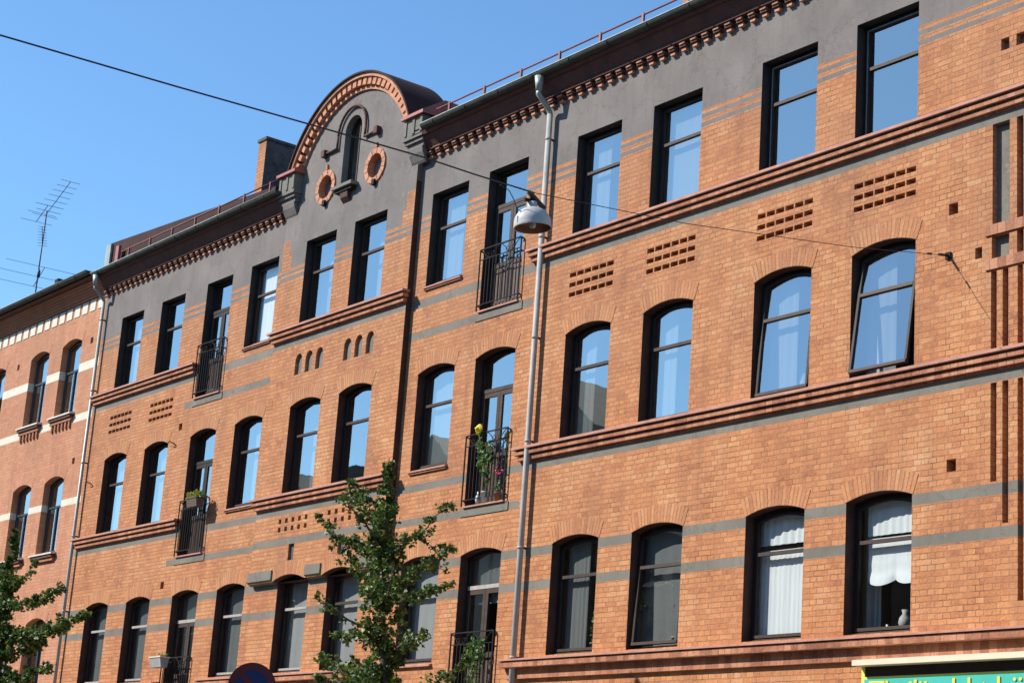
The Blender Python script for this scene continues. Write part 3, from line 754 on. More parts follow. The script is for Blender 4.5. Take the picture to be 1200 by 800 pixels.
# gable window
gw = MB('frame')
A = hole; B = [(GWX-0.26, 14.03), (GWX+0.26, 14.03)]+[(GWX+0.26*math.cos(PI*i/14), 15.14+0.26*math.sin(PI*i/14)) for i in range(15)]
ring(gw, A, B, BY+0.14, BY+0.2); gw.box(GWX-0.02, GWX+0.02, BY+0.15, BY+0.19, 14.03, 15.40)
gwo = gw.build('gable_window', bld); q = MB('glass'); q.face([(p[0], BY+0.17, p[1]) for p in B]); q.build('pane', gwo)
q = MB('stone', 'corn'); q.box(GWX-0.36, GWX+0.36, BY-0.17, BY+0.14, 13.91, 13.975, 'stone'); q.box(GWX-0.30, GWX+0.30, BY-0.12, BY+0.02, 13.84, 13.91, 'iron')
q.prism([(BY+0.01, 13.84), (BY-0.10, 13.84), (BY-0.08, 13.72), (BY+0.01, 13.62)], 0, GWX-0.13, GWX+0.13, 'corn'); q.build('sill', gwo)
hm = MB('corn'); r_ = 0.50
path = [(GWX-0.92, BY-0.04, 14.86), (GWX-r_, BY-0.04, 14.86), (GWX-r_, BY-0.04, 15.12)]+[(GWX+r_*math.cos(PI-PI*i/16), BY-0.04, 15.12+r_*math.sin(PI-PI*i/16)) for i in range(1, 16)]+[(GWX+r_, BY-0.04, 15.12), (GWX+r_, BY-0.04, 14.86), (GWX+0.92, BY-0.04, 14.86)]
for p, q_ in zip(path, path[1:]):
    d = Vector(q_)-Vector(p); hm.tube([Vector(p)-d.normalized()*0.02, Vector(q_)+d.normalized()*0.02], 0.026, 8)
for sx in (-0.95, 0.95):
    hm.box(GWX+sx-0.06, GWX+sx+0.06, BY-0.10, BY+0.01, 14.79, 14.93)
hm.build('hood_mould', bld)
# brick arch of the gable
ga = MB('trim', 'brick')
ta = math.asin((14.80-GC[1])/2.33)
def arcseg(mb, r0, r1, t0, t1, y0, y1, mat, n=1):
    for i in range(n):
        a, b = t0+(t1-t0)*i/n, t0+(t1-t0)*(i+1)/n
        P = lambda r, t: (GC[0]+r*math.cos(t), GC[1]+r*math.sin(t))
        mb.prism([P(r0, a), P(r1, a), P(r1, b), P(r0, b)], 1, y0, y1, mat)
N = 27; span = PI-2*ta
arcseg(ga, 2.05, 2.11, ta, PI-ta, BY-0.045, BY+0.02, 'ochre', 40)
arcseg(ga, 2.11, 2.28, ta, PI-ta, BY-0.008, BY+0.02, 'trim', 40)
arcseg(ga, 2.28, 2.35, ta, PI-ta, BY-0.16, BY+0.3, 'ochre', 40)
for i in range(N):
    t = ta+span*(i+0.5)/N; arcseg(ga, 2.13, 2.28, t-0.027, t+0.027, BY-0.12, BY+0.01, 'ochre')
ga.build('gable_arch', bld)
gb = MB('redmetal', 'roof')
arcseg(gb, 2.35, 2.385, ta-0.02, PI-ta+0.02, BY-0.20, 0.75, 'roof', 48)
gb.build('gable_roof', bld)
q = MB('plaster'); q.prism([(GC[0]+2.3*math.cos(ta+span*i/30), GC[1]+2.3*math.sin(ta+span*i/30)) for i in range(31)], 1, 0.55, 0.7); q.build('gable_back', bld)
q = MB('roof', 'redmetal'); q.box(-29.3, -28.66, 0.76, 1.2, 14.6, 15.46, 'roof'); q.box(-29.34, -28.62, 0.74, 1.24, 15.46, 15.50, 'roof'); q.build('roof_hatch', bld)
# piers beside the gable
for sx, (a, b) in enumerate(((-32.78, -32.14), (-28.24, -27.60))):
    p = MB('stone', 'pinkred', 'band', 'plaster'); y = -0.32
    p.prism([(0.5, 14.66), (y-0.05, 14.66), (y-0.05, 14.72), (0.1, 15.02), (0.5, 15.02)], 0, a-0.04, b+0.04, 'redmetal' if False else 'pinkred')
    p.box(a+0.03, b-0.03, y+0.02, 0.4, 14.30, 14.66, 'stone')
    for xx in (a+0.03, (a+b)/2-0.03, b-0.10): p.box(xx, xx+0.07, y, y+0.02, 14.34, 14.64, 'stone')
    p.box(a, b, y, 0.4, 14.24, 14.30, 'plaster'); p.box(a+0.03, b-0.03, y+0.04, 0.4, 14.17, 14.24, 'plaster'); p.box(a+0.06, b-0.06, y+0.09, 0.1, 14.08, 14.17, 'plaster')
    p.prism([(BY+0.01, 14.08), (-0.23, 14.08), (-0.21, 13.98), (BY-0.02, 13.84), (BY+0.01, 13.80)], 0, a+0.10, b-0.10, 'plaster')
    p.build('gable_pier', bld)
# chimneys
def chimney(x0, x1, y0, y1, z0, z1):
    c = MB('brick', 'chimside', 'band')
    c.face([(x0, y0, z0), (x1, y0, z0), (x1, y0, z1), (x0, y0, z1)], 'brick'); c.face([(x1, y0, z0), (x1, y1, z0), (x1, y1, z1), (x1, y0, z1)], 'chimside')  # brick on the sunlit faces, darker material paints the shaded ones
    c.face([(x1, y1, z0), (x0, y1, z0), (x0, y1, z1), (x1, y1, z1)], 'chimside'); c.face([(x0, y1, z0), (x0, y0, z0), (x0, y0, z1), (x0, y1, z1)], 'brick')
    c.box(x0-0.03, x1+0.03, y0-0.03, y1+0.03, z1, z1+0.07, 'chimside')
    c.build('chimney', bld)
chimney(-35.93, -35.60, 0.8, 3.2, 14.7, 16.60)
chimney(-23.12, -22.6, 1.9, 2.9, 15.2, 17.3)
# downpipes
def downpipe(x, zt, xg=None, k=1.0, pm='pipe'):
    p = MB('pipe', 'zinc', 'iron'); y = -0.10; xg = x if xg is None else xg
    p.tube([(x, y, 0.2), (x, y, 13.70)], 0.049*k, 14, pm)
    p.tube([(x, y, 13.66), (x, y, 13.72), (x, -0.15, 13.80), (xg, -0.30, 13.93), (xg, -0.37, 13.99), (xg, -0.37, 14.06)], 0.047*k, 12, 'zinc')
    p.tube([(xg, -0.37, 14.04), (xg, -0.37, 14.30)], [0.052, 0.085], 12, 'zinc')
    z = 1.2
    while z < 13.6:
        p.tube([(x, y, z), (x, y, z+0.04)], 0.056*k, 14, pm); p.box(x-0.012, x+0.012, y, 0.01, z+0.01, z+0.04, 'iron'); z += 1.72
    p.build('downpipe', bld)
downpipe(-24.05, 14); downpipe(-41.13, 14, None, 0.8, 'zinc')
# wire hooks in the wall
for x, z in ((-36.74, 9.73), (-40.72, 9.30)):
    h_ = MB('iron'); h_.tube([(x-0.12, -0.10, z+0.02), (x-0.02, -0.11, z+0.02), (x+0.05, -0.05, z-0.02), (x+0.05, 0.02, z-0.06)], 0.012, 6); h_.build('wall_hook', bld)

# ------------------------------------------------------------------ neighbouring building on the left
nb = tag(empty('white_banded_brick_building', (-46, 0, 0)), 'paler brick building with white bands and white frieze blocks, left of the downpipe', 'building')
NX = (-52.0, -50.12, -48.05, -45.33, -43.44)
nops = []
NF = {4: (11.20, 12.98, 0.13), 3: (7.84, 9.58, 0.13), 2: (4.5, 6.2, 0.13)}
for x in NX:
    for f, (z0, zs, rise) in NF.items(): nops.append(dict(x0=x, x1=x+W, z0=z0, zs=zs, rise=rise, d=0.30))
for x, z in ((-41.84, 12.82), (-46.2, 12.86), (-42.0, 9.9)): nops.append(dict(x0=x, x1=x+0.14, z0=z, zs=z+0.15, rise=0, d=0.2, back='room'))
def mat_n(x, z):
    if 12.19 < z < 12.40 or 10.94 < z < 11.12 or 8.92 < z < 9.08 : return 'white'
    return 'nbrick'
nw = MB('nbrick', 'white')
wallsheet(nw, 0.004, -58, XL, 0, 14.1, nops, mat_n, (12.19, 12.40, 10.94, 11.12, 8.92, 9.08))
for o in nops:
    if o['rise'] > 0: archring(nw, 0.004, o['x0'], o['x1'], o['zs'], o['rise'], mat='nbrick')
nw.box(-58, XL-0.01, 0.3, 10, 14.1, 14.3, 'ncorn')
nw.face([(-58, 11, 0), (-58, 0, 0), (-58, 0, 14.3), (-58, 11, 14.3)], 'nbrick')
nw.build('wall', nb)
xx = XL-0.12
while xx > -58:
    s = MB('white'); s.box(xx-0.30, xx, -0.012, 0.01, 13.655, 13.935, 'white'); s.build('frieze_block', nb); xx -= 0.440
s = MB('ncorn')
for i, (p, a, b) in enumerate(((0.04, 13.97, 14.03), (0.075, 14.03, 14.09), (0.11, 14.09, 14.15), (0.15, 14.15, 14.21), (0.20, 14.21, 14.27), (0.25, 14.27, 14.33))): s.box(-58, XL-0.02, -p, 0.2, a, b)
s.build('cornice', nb)
s = MB('corn'); s.box(-58, XL-0.02, -0.40, 0.3, 14.33, 14.37); s.build('eave', nb)
gutter(nb, -58, XL-0.15, -0.47, 14.44)
r = MB('roof'); r.face([(-58, -0.42, 14.42), (XL-0.02, -0.42, 14.42), (XL-0.02, 5.5, 17.3), (-58, 5.5, 17.3)]); r.face([(XL-0.02, 11, 14.3), (-58, 11, 14.3), (-58, 5.5, 17.3), (XL-0.02, 5.5, 17.3)]); r.face([(-58, -0.42, 14.42), (-58, 5.5, 17.3), (-58, 11, 14.3)])
r.build('roof', nb)
s = MB('zinc', 'iron'); s.prism([(-0.35, 14.52), (-0.10, 14.52), (-0.10, 14.72)], 0, -47.3, -43.2, 'zinc'); s.box(-43.9, -43.7, -0.25, -0.05, 14.66, 14.78, 'iron'); s.build('roof_flashing', nb)
for i, x in enumerate(NX):
    for f, (z0, zs, rise) in NF.items():
        window(nb, x, x+W, z0, zs, rise, 0.004, {4: 12.34, 3: 9.0, 2: 5.7}[f], fm='nframe', wd=0.06, sill=False, mull=1, barm='nframe')
        s = MB('white', 'ncorn'); s.prism([(0.16, z0+0.04), (0.16, z0-0.02), (-0.13, z0-0.045), (-0.13, z0-0.01)], 0, x-0.09, x+W+0.09, 'white')
        s.box(x-0.06, x+W+0.06, -0.10, 0.01, z0-0.11, z0-0.045, 'corn'); s.box(x-0.04, x+W+0.04, -0.06, 0.01, z0-0.19, z0-0.11, 'ncorn')
        if f == 4:
            for j in range(6): s.box(x+0.02+j*0.2, x+0.09+j*0.2, -0.045, 0.01, z0-0.36, z0-0.19, 'ncorn')
        s.build('window_sill', nb)
rm = MB('room')
for z in (0.3, 3.6, 7.0, 10.3, 14.0): rm.box(-57.7, XL-0.3, 0.31, 4.6, z, z+0.12)
rm.face([(-57.7, 4.6, 0), (XL-0.3, 4.6, 0), (XL-0.3, 4.6, 14), (-57.7, 4.6, 14)])
for x in NX: rm.box(x-0.4, x-0.3, 0.32, 4.6, 0.5, 14.0)
rm.build('interior_wall', nb)

# ------------------------------------------------------------------ opposite side of the street (seen mirrored in the panes)
M['opp'] = plain('dark_render', (0.20, 0.19, 0.15), 0.9, var=0.2, scale=2)
M['opp2'] = plain('ochre_render', (0.26, 0.20, 0.13), 0.9, var=0.2, scale=2)
def opposite(x0, x1, ze, zr, mat, gables, label):
    y = -23.0
    b = tag(empty('street_building', ((x0+x1)/2, y, 0)), label, 'building')
    o_ = []; x = x0+1.0
    while x+1.2 < x1:
        for z in (1.2, 4.6, 8.0, 11.2):
            if z+1.8 < ze: o_.append(dict(x0=x, x1=x+1.1, z0=z, zs=z+1.7, rise=0, d=0.15, back='room'))
        x += 2.2
    m = MB(mat, 'room'); wallsheet(m, y, x0, x1, 0, ze, o_, lambda a, c: mat, sgn=-1)
    m.face([(x0, y, 0), (x0, y-11, 0), (x0, y-11, ze), (x0, y, ze)]); m.face([(x1, y-11, 0), (x1, y, 0), (x1, y, ze), (x1, y-11, ze)]); m.face([(x0, y-11, 0), (x1, y-11, 0), (x1, y-11, ze), (x0, y-11, ze)])
    m.build('wall', b)
    m = MB('roof'); m.prism([(y+0.3, ze), (y-5.5, zr), (y-11.3, ze)], 0, x0, x1); m.build('roof', b)
    for gx, gwid, gz in gables:
        m = MB(mat, 'roof'); m.prism([(gx-gwid/2, ze-0.2), (gx+gwid/2, ze-0.2), (gx+gwid/2, gz-gwid*0.45), (gx, gz), (gx-gwid/2, gz-gwid*0.45)], 1, y-3.5, y+0.05); m.build('dormer', b)
    m = MB('chimside'); m.box((x0+x1)/2-0.5, (x0+x1)/2+0.5, y-6.2, y-5.2, zr-0.6, zr+1.4); m.build('chimney', b)
opposite(-100, -51.2, 13.4, 17.5, 'opp', [(-90, 4, 15.4), (-72, 3, 17.3), (-61.5, 2.2, 17.6), (-54.0, 5, 18.9)], 'grey rendered house across the street at its far left end')
opposite(-51.0, -38, 13.6, 17.2, 'opp2', [(-46, 3.6, 16.0)], 'ochre rendered house across the street with one dormer')
opposite(-37.5, 8, 13.4, 16.6, 'opp', [(-33, 5, 16.4), (-20, 4, 15.6), (-6, 4, 15.6)], 'grey rendered house across the street behind the camera')
# ------------------------------------------------------------------ curtains and things inside the windows
def curtain(k, f, mat, fx0, fx1, fz0, fz1, label, y=0.28, amp=0.018, waves=9, name='curtain', cat='curtain', group='curtains behind the windows'):
    x0 = COLS[k]; z0, zs, rise = FL[f]
    if k in 'CH': z0 = BAL0[f]
    h = zs+rise-z0; a, b = x0+W*fx0, x0+W*fx1; c, d = z0+h*fz0, z0+h*fz1
    m = MB(mat); n = 40; base = 0
    for i in range(n+1):
        u = i/n; yy = y+amp*math.sin(u*2*PI*waves+math.sin(u*7)*1.2)+amp*0.5*math.sin(u*23+1)
        m.v.append((a+(b-a)*u, yy, c)); m.v.append((a+(b-a)*u, yy*0.5+y*0.5, d))
    for i in range(n):
        m.f.append((2*i, 2*i+2, 2*i+3, 2*i+1)); m.m.append(0); m.sm.append(True); m.uv += [(0, 0)]*4
    o = m.build(name, origin=((a+b)/2, y, c)); return tag(o, label, cat, group)
rows = {4: 'top row', 3: 'middle row', 2: 'lowest row'}
curtain('D', 4, 'cwhite', 0.0, 1.0, 0.0, 1.0, 'bright white blind filling the top-row window just left of the gable bay', amp=0.003, y=0.262, name='window_blind', cat='blind', group=None)
curtain('K', 2, 'cwhite', 0.0, 1.0, 0.02, 0.70, 'white pleated curtain filling the lowest window left of the lowest one with ruffled blind', amp=0.006, waves=13)
curtain('K', 2, 'cwhite', 0.0, 1.0, 0.74, 1.0, 'short white valance above the white pleated curtain in the lowest row', amp=0.01)
curtain('M', 2, 'cwhite', 0.12, 1.0, 0.72, 1.0, 'white valance in the lowest window nearest the shop sign', amp=0.006)
curtain('M', 2, 'cmid', 0.0, 0.24, 0.0, 1.0, 'narrow grey side curtain in the lowest window nearest the shop sign', amp=0.02, waves=3, y=0.40)
# ruffled blind with two swags
m = MB('cwhite'); x0 = COLS['M']+W*0.14; x1 = COLS['M']+W-0.03; zt = 4.68+1.81*0.70; n = 32; nz = 10
for j in range(nz+1):
    for i in range(n+1):
        u = i/n; sw = abs(math.sin(u*PI*2))**0.8
        zb = 5.32+0.07*(1-sw)
        z = zt+(zb-zt)*j/nz; puff = (j/nz)**4*0.06*sw
        m.v.append((x0+(x1-x0)*u, 0.275-puff+0.008*math.sin(j*2.0)*(j/nz), z))
for j in range(nz):
    for i in range(n):
        a = j*(n+1)+i; m.f.append((a+n+1, a+n+2, a+1, a)); m.m.append(0); m.sm.append(True); m.uv += [(0, 0)]*4
tag(m.build('ruffled_blind', origin=(x0, 0.33, 5.3)), 'white ruffled blind half drawn in the lowest window nearest the shop sign', 'blind')
G = 'curtains behind the windows'
for k, fx0, fx1, mat, lab in (
        ('A', 0, 1, 'cgrey', 'dark grey curtain in the leftmost lowest-row window of the orange building'),
        ('B', 0, 1, 'cgrey', 'dark grey curtain in the lowest-row window second from the left downpipe'),
        ('D', 0, 0.9, 'cgrey', 'grey curtain in the lowest-row window right behind the round traffic sign'),
        ('E', 0, 1, 'cmid', 'grey net curtain in the lowest-row window between traffic sign and street tree'),
        ('F', 0, 1, 'cmid', 'grey net curtain in the lowest-row window half hidden by the street tree trunk'),
        ('G', 0, 1, 'cmid', 'pale net curtain in the lowest-row window just right of the street tree'),
        ('I', 0.1, 0.55, 'cgrey', 'grey curtain in the lowest-row window just right of the lamp downpipe'),
        ('J', 0.0, 1.0, 'cgrey', 'grey curtain in the tilted-open lowest-row window with pink flowers')):
    curtain(k, 2, mat, fx0, fx1, 0.0, 1.0, lab, amp=0.006, waves=5)
curtain('C', 2, 'cmid', 0, 1, 0.66, 1.0, 'pale net valance above the balcony door with the grey planter', amp=0.008)
curtain('H', 2, 'cmid', 0, 1, 0.66, 1.0, 'pale net valance above the lowest balcony door beside the downpipe', amp=0.008)
curtain('H', 3, 'cmid', 0.55, 1, 0.0, 0.66, 'grey curtain inside the balcony door behind the tall yellow flower', amp=0.02, y=0.42)
for k, f, a, b, lab in (('I', 3, 0.0, 0.42, 'net curtain at the left of the middle-row window right of the lamp downpipe'),
                        ('J', 3, 0.0, 0.45, 'net curtain in the second middle-row window right of the lamp downpipe'),
                        ('K', 3, 0.0, 0.55, 'net curtain in the middle-row window with a white lamp at its right edge'),
                        ('M', 3, 0.0, 0.5, 'net curtain in the wide-open tilted middle-row window'),
                        ('E', 3, 0.0, 1.0, 'net curtain in the left middle-row window under the gable'),
                        ('F', 3, 0.55, 1.0, 'net curtain in the right middle-row window under the gable'),
                        ('G', 3, 0.0, 1.0, 'net curtain in the middle-row window just right of the gable bay'),
                        ('D', 3, 0.4, 1.0, 'net curtain in the middle-row window just left of the gable bay'),
                        ('B', 3, 0.3, 1.0, 'net curtain in the middle-row window second from the left downpipe'),
                        ('A', 3, 0.25, 0.75, 'net curtain in the leftmost middle-row window of the orange building'),
                        ('B', 4, 0.5, 1.0, 'net curtain in the top-row window left of the top balcony'),
                        ('A', 4, 0.3, 1.0, 'net curtain in the leftmost top-row window of the grey storey'),
                        ('I', 4, 0.0, 0.5, 'net curtain in the first top-row window right of the lamp downpipe'),
                        ('J', 4, 0.0, 1.0, 'net curtain in the second top-row window right of the downpipe'),
                        ('E', 4, 0.0, 0.6, 'net curtain in the left window below the rounded gable'),
                        ('F', 4, 0.3, 1.0, 'net curtain in the right window below the rounded gable'),
                        ('G', 4, 0.0, 0.6, 'net curtain in the top-row window just right of the gable bay')):
    curtain(k, f, 'cmid', a, b, 0.0, 1.0, lab, waves=3, amp=0.004)
def lamp_in_window(x, z, label):
    e = tag(empty('table_lamp', (x, 0.40, z)), label, 'lamp', 'white table lamps in the windows')
    m = MB('shade'); m.lathe([(0.085, 0.11), (0.050, 0.27)], (x, 0.40, z), 18); m.build('lamp_shade', e)
    m = MB('white'); m.lathe([(0.0, 0), (0.05, 0.0), (0.045, 0.02), (0.012, 0.03), (0.012, 0.14), (0, 0.15)], (x, 0.40, z), 12); m.build('lamp_base', e)
lamp_in_window(-16.92, 8.14, 'small white cone lampshade behind the wide-open tilted window'); lamp_in_window(-18.42, 8.14, 'small white cone lampshade at the right edge of a middle-row window')
def leafblob(mb, c, r, n, size, mat, rnd=random):
    for _ in range(n):
        d = Vector((rnd.gauss(0, 1), rnd.gauss(0, 1), rnd.gauss(0, 1))); d = d.normalized()*(rnd.random()**0.4)
        p = Vector(c)+Vector((d.x*r[0], d.y*r[1], d.z*r[2])); leaf(mb, p, size*rnd.uniform(0.7, 1.25), mat, rnd)
def leaf(mb, p, s, mat, rnd=random):
    a = Vector((rnd.gauss(0, 1), rnd.gauss(0, 1), rnd.gauss(0, 0.6))).normalized(); u = a.cross(Vector((rnd.gauss(0, 1), rnd.gauss(0, 1), rnd.gauss(0, 1)))).normalized()
    q = a.cross(u)*rnd.uniform(0.15, 0.35)
    mb.face([p-a*s*0.5, p+u*s*0.5+a*s*0.25, p+a*s*0.42+q*s*0.3, p-u*s*0.5+a*s*0.25], mat, uv=[(0, 0)]*4)
M['petalw'] = plain('white_petal', (0.75, 0.76, 0.72), 0.6); M['petalp'] = plain('pink_petal', (0.75, 0.06, 0.16), 0.6); M['petaly'] = plain('yellow_petal', (0.85, 0.62, 0.01), 0.6)
M['leaf2'] = leafmat('pot_plant_leaf', (0.04, 0.10, 0.02), (0.10, 0.19, 0.04), (0.22, 0.30, 0.07)); M['leafy'] = leafmat('yellow_green_leaf', (0.16, 0.19, 0.02), (0.30, 0.32, 0.04), (0.48, 0.42, 0.06))
M['pot'] = plain('terracotta', (0.40, 0.15, 0.07), 0.8, var=0.15); M['greypot'] = plain('grey_pot', (0.30, 0.30, 0.29), 0.7, var=0.2); M['darkpot'] = plain('dark_trough', (0.09, 0.065, 0.05), 0.7, var=0.3)
M['glasspot'] = plain('clear_bottle', (0.55, 0.6, 0.6), 0.15, var=0.2)
def pot(mb, x, y, z, r, h, mat): mb.lathe([(0.0, 0), (r*0.75, 0), (r, h), (r*1.08, h), (r*1.08, h*1.08), (r*0.9, h*1.08), (r*0.85, h*0.9), (0, h*0.9)], (x, y, z), 14, mat)
def sillplant(x, z, label, pm, y=0.42, h=0.28, potm='white', name='pot_plant'):
    e = tag(empty(name, (x, y, z)), label, 'potted plant', 'pot plants in the windows')
    m = MB(potm); pot(m, x, y, z, 0.06, 0.11, potm); m.build('pot', e)
    rnd = random.Random(int(x*100)); m = MB('leaf2', pm); leafblob(m, (x, y, z+0.11+h*0.35), (0.10, 0.06, h*0.35), 40, 0.05, 'leaf2', rnd); leafblob(m, (x+0.02, y, z+0.11+h*0.75), (0.09, 0.05, h*0.35), 26, 0.045, pm, rnd); m.build('foliage', e)
sillplant(COLS['F']+0.62, 11.45, 'white orchid behind the right window below the rounded gable', 'petalw', 0.27, 0.36)
sillplant(COLS['E']+0.62, 11.45, 'white flowering pot plant behind the left window below the rounded gable', 'petalw', 0.27, 0.24)
sillplant(COLS['J']+0.7, 4.75, 'pink flowering plant in the tilted-open lowest-row window', 'petalp', 0.33, 0.5)
sillplant(COLS['I']+0.75, 4.75, 'tall pale green plant in the lowest-row window right of the downpipe', 'leafy', 0.33, 0.55)
sillplant(COLS['A']+0.6, 8.10, 'round leafy plant in the leftmost middle-row window', 'leaf2', 0.33, 0.2)
sillplant(COLS['I']+0.28, 11.45, 'small white flowering plant in the top-row window right of the downpipe', 'petalw', 0.33, 0.12)
def vase(x, z, r, h, mat, label, y=0.36):
    m = MB(mat); m.lathe([(0, 0), (r*0.7, 0), (r, h*0.35), (r*0.85, h*0.6), (r*0.4, h*0.8), (r*0.55, h), (0, h)], (x, y, z), 14); tag(m.build('vase', origin=(x, y, z)), label, 'vase')
vase(COLS['M']+0.72, 4.75, 0.09, 0.26, 'greypot', 'round grey vase on the sill under the white ruffled blind')
vase(COLS['M']+0.42, 4.75, 0.035, 0.09, 'petalw', 'tiny bright white vase on the sill under the white ruffled blind')
vase(COLS['J']+0.62, 11.45, 0.05, 0.11, 'petalw', 'small white vase in the second top-row window right of the downpipe')
vase(COLS['J']+0.86, 11.45, 0.04, 0.16, 'petalw', 'slim white vase at the right of the second top-row window right of the downpipe')

# ------------------------------------------------------------------ balcony plants
rnd = random.Random(3)
e = tag(empty('flower_pot', (-25.35, -0.06, 7.25)), 'tall green plant with one yellow flower in a glass pot behind the middle balcony railing', 'potted plant')
m = MB('glasspot'); pot(m, -25.22, -0.02, 7.24, 0.07, 0.16, 'glasspot'); m.build('pot', e)
m = MB('leaf2', 'bark'); m.tube([(-25.22, -0.02, 7.3), (-25.25, -0.06, 7.8), (-25.38, -0.12, 8.38)], 0.008, 5, 'leaf2'); m.tube([(-25.2, -0.02, 7.3), (-25.15, -0.04, 7.9), (-25.1, -0.1, 8.15)], 0.007, 5, 'leaf2')
leafblob(m, (-25.18, -0.10, 7.98), (0.20, 0.10, 0.28), 150, 0.075, 'leaf2', rnd); leafblob(m, (-25.35, -0.12, 8.2), (0.07, 0.05, 0.14), 30, 0.055, 'leaf2', rnd); leafblob(m, (-25.15, -0.08, 7.62), (0.06, 0.06, 0.2), 26, 0.06, 'leaf2', rnd)
m.build('foliage', e)
m = MB('petaly')
for i in range(14):
    t = 2*PI*i/14; p = Vector((-25.40, -0.15, 8.47)); a = Vector((math.cos(t), 0.1, math.sin(t))); b_ = Vector((-math.sin(t), 0, math.cos(t)))*0.03
    m.face([p+Vector((0, -0.02, 0)), p+a*0.06+b_, p+a*0.10+Vector((0, 0.03, 0)), p+a*0.06-b_])
m.lathe([(0.0, -0.03), (0.035, -0.01), (0.045, 0.015), (0.02, 0.035), (0, 0.04)], (-25.40, -0.15, 8.47), 10); m.build('flower', e)
e = tag(empty('flower_pot', (-24.86, -0.03, 7.25)), 'pink geranium in a terracotta pot at the right of the middle balcony', 'potted plant')
m = MB('pot'); pot(m, -24.86, -0.03, 7.24, 0.06, 0.11, 'pot'); m.build('pot', e)
m = MB('petalp', 'leaf2'); m.tube([(-24.86, -0.03, 7.35), (-24.86, -0.04, 7.6)], 0.006, 5, 'leaf2'); leafblob(m, (-24.86, -0.06, 7.45), (0.07, 0.05, 0.09), 36, 0.05, 'leaf2', rnd); leafblob(m, (-24.84, -0.08, 7.72), (0.13, 0.06, 0.08), 20, 0.04, 'petalp', rnd); m.build('foliage', e)
vase(-25.42, 7.235, 0.045, 0.2, 'glasspot', 'clear glass bottle at the left on the middle balcony beside the flower pot', -0.02)
# yellow green planter on the left balcony, middle row
e = tag(empty('planter_box', (-34.85, -0.25, 8.1)), 'dark hanging trough with yellow-green plants on the left middle balcony railing', 'planter')
m = MB('darkpot', 'white'); m.prism([(-0.36, 8.30), (-0.33, 8.12), (-0.19, 8.12), (-0.16, 8.30)], 0, -35.20, -34.78); m.box(-35.22, -34.76, -0.37, -0.15, 8.29, 8.31); m.build('trough', e)
m = MB('leafy', 'leaf2'); leafblob(m, (-35.28, -0.22, 8.36), (0.17, 0.1, 0.11), 110, 0.06, 'leafy', rnd); leafblob(m, (-34.92, -0.24, 8.38), (0.18, 0.1, 0.10), 90, 0.06, 'leafy', rnd); leafblob(m, (-34.8, -0.24, 8.36), (0.12, 0.08, 0.08), 50, 0.05, 'leaf2', rnd); m.build('foliage', e)
e = tag(empty('planter_box', (-35.75, -0.25, 4.85)), 'pale grey trough hanging on the left lowest balcony railing', 'planter')
m = MB('greypot', 'white'); m.prism([(-0.38, 5.10), (-0.34, 4.90), (-0.20, 4.90), (-0.17, 5.10)], 0, -35.98, -35.52); m.box(-36.0, -35.50, -0.39, -0.16, 5.09, 5.115, 'white'); m.build('trough', e)
m = MB('leaf2'); leafblob(m, (-35.6, -0.26, 5.16), (0.15, 0.08, 0.05), 34, 0.04, 'leaf2', rnd); m.build('foliage', e)
e = tag(empty('climbing_plant', (-25.0, -0.1, 4.0)), 'bushy green plant behind the lowest balcony railing beside the downpipe', 'potted plant')
m = MB('pot'); pot(m, -25.1, -0.02, 3.98, 0.1, 0.2, 'pot'); m.build('pot', e)
m = MB('leaf2'); m.tube([(-25.1, -0.02, 4.1), (-25.05, -0.06, 4.95)], 0.01, 5); leafblob(m, (-25.05, -0.12, 4.75), (0.26, 0.12, 0.30), 260, 0.06, 'leaf2', rnd); leafblob(m, (-25.1, -0.1, 4.3), (0.15, 0.1, 0.3), 90, 0.06, 'leaf2', rnd); m.build('foliage', e)

# ------------------------------------------------------------------ shop sign
e = tag(empty('shop_sign', (-13.5, -0.08, 3.4)), 'turquoise shop sign with yellow lettering under a cream ledge', 'shop sign')
M['turq'] = plain('turquoise_board', (0.03, 0.42, 0.34), 0.5, var=0.05); M['lime'] = plain('yellow_border', (0.62, 0.68, 0.12), 0.5); M['letter'] = plain('yellow_letter', (0.78, 0.58, 0.05), 0.5)
M['cream'] = plain('cream_ledge', (0.64, 0.56, 0.40), 0.6, var=0.06, scale=5)
SX0, SX1 = -16.80, -8.6
m = MB('lime', 'turq', 'frame'); m.box(SX0, SX1, -0.075, 0.0, 3.35, 4.13, 'lime'); m.box(SX0, SX0+0.055, -0.075, 0.0, 4.13, 4.255, 'lime'); m.box(SX0+0.055, SX1, -0.070, 0.0, 4.13, 4.255, 'frame'); m.box(SX0+0.055, SX1-0.055, -0.082, -0.075, 3.41, 4.098, 'turq'); m.box(SX0+0.055, SX1-0.055, -0.080, -0.075, 4.13, 4.255, 'turq') if False else None  # dark strip under the ledge paints in its shadow
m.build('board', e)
m = MB('cream'); m.prism([(0.0, 4.34), (0.0, 4.255), (-0.235, 4.255), (-0.235, 4.325)], 0, SX0-0.02, SX1+0.05); m.build('ledge', e)
fc = bpy.data.curves.new('t', 'FONT'); fc.body = 'Thail\u00e4ndskt k\u00f6k'; fc.size = 0.395; fc.extrude = 0.006; fc.space_character = 0.93
fo = bpy.data.objects.new('t', fc); C.objects.link(fo)
bpy.context.view_layer.update()
dg = bpy.context.evaluated_depsgraph_get(); me = bpy.data.meshes.new_from_object(fo.evaluated_get(dg)); bpy.data.objects.remove(fo)
TP = (-16.66, -0.090, 3.800); P = WORLD[e]
for v in me.vertices: v.co = (v.co.x*1.12+TP[0]-P.x, -v.co.z+TP[1]-P.y, v.co.y+TP[2]-P.z)
me.materials.clear(); me.materials.append(M['letter']); lo = bpy.data.objects.new('lettering', me); C.objects.link(lo); lo.parent = e

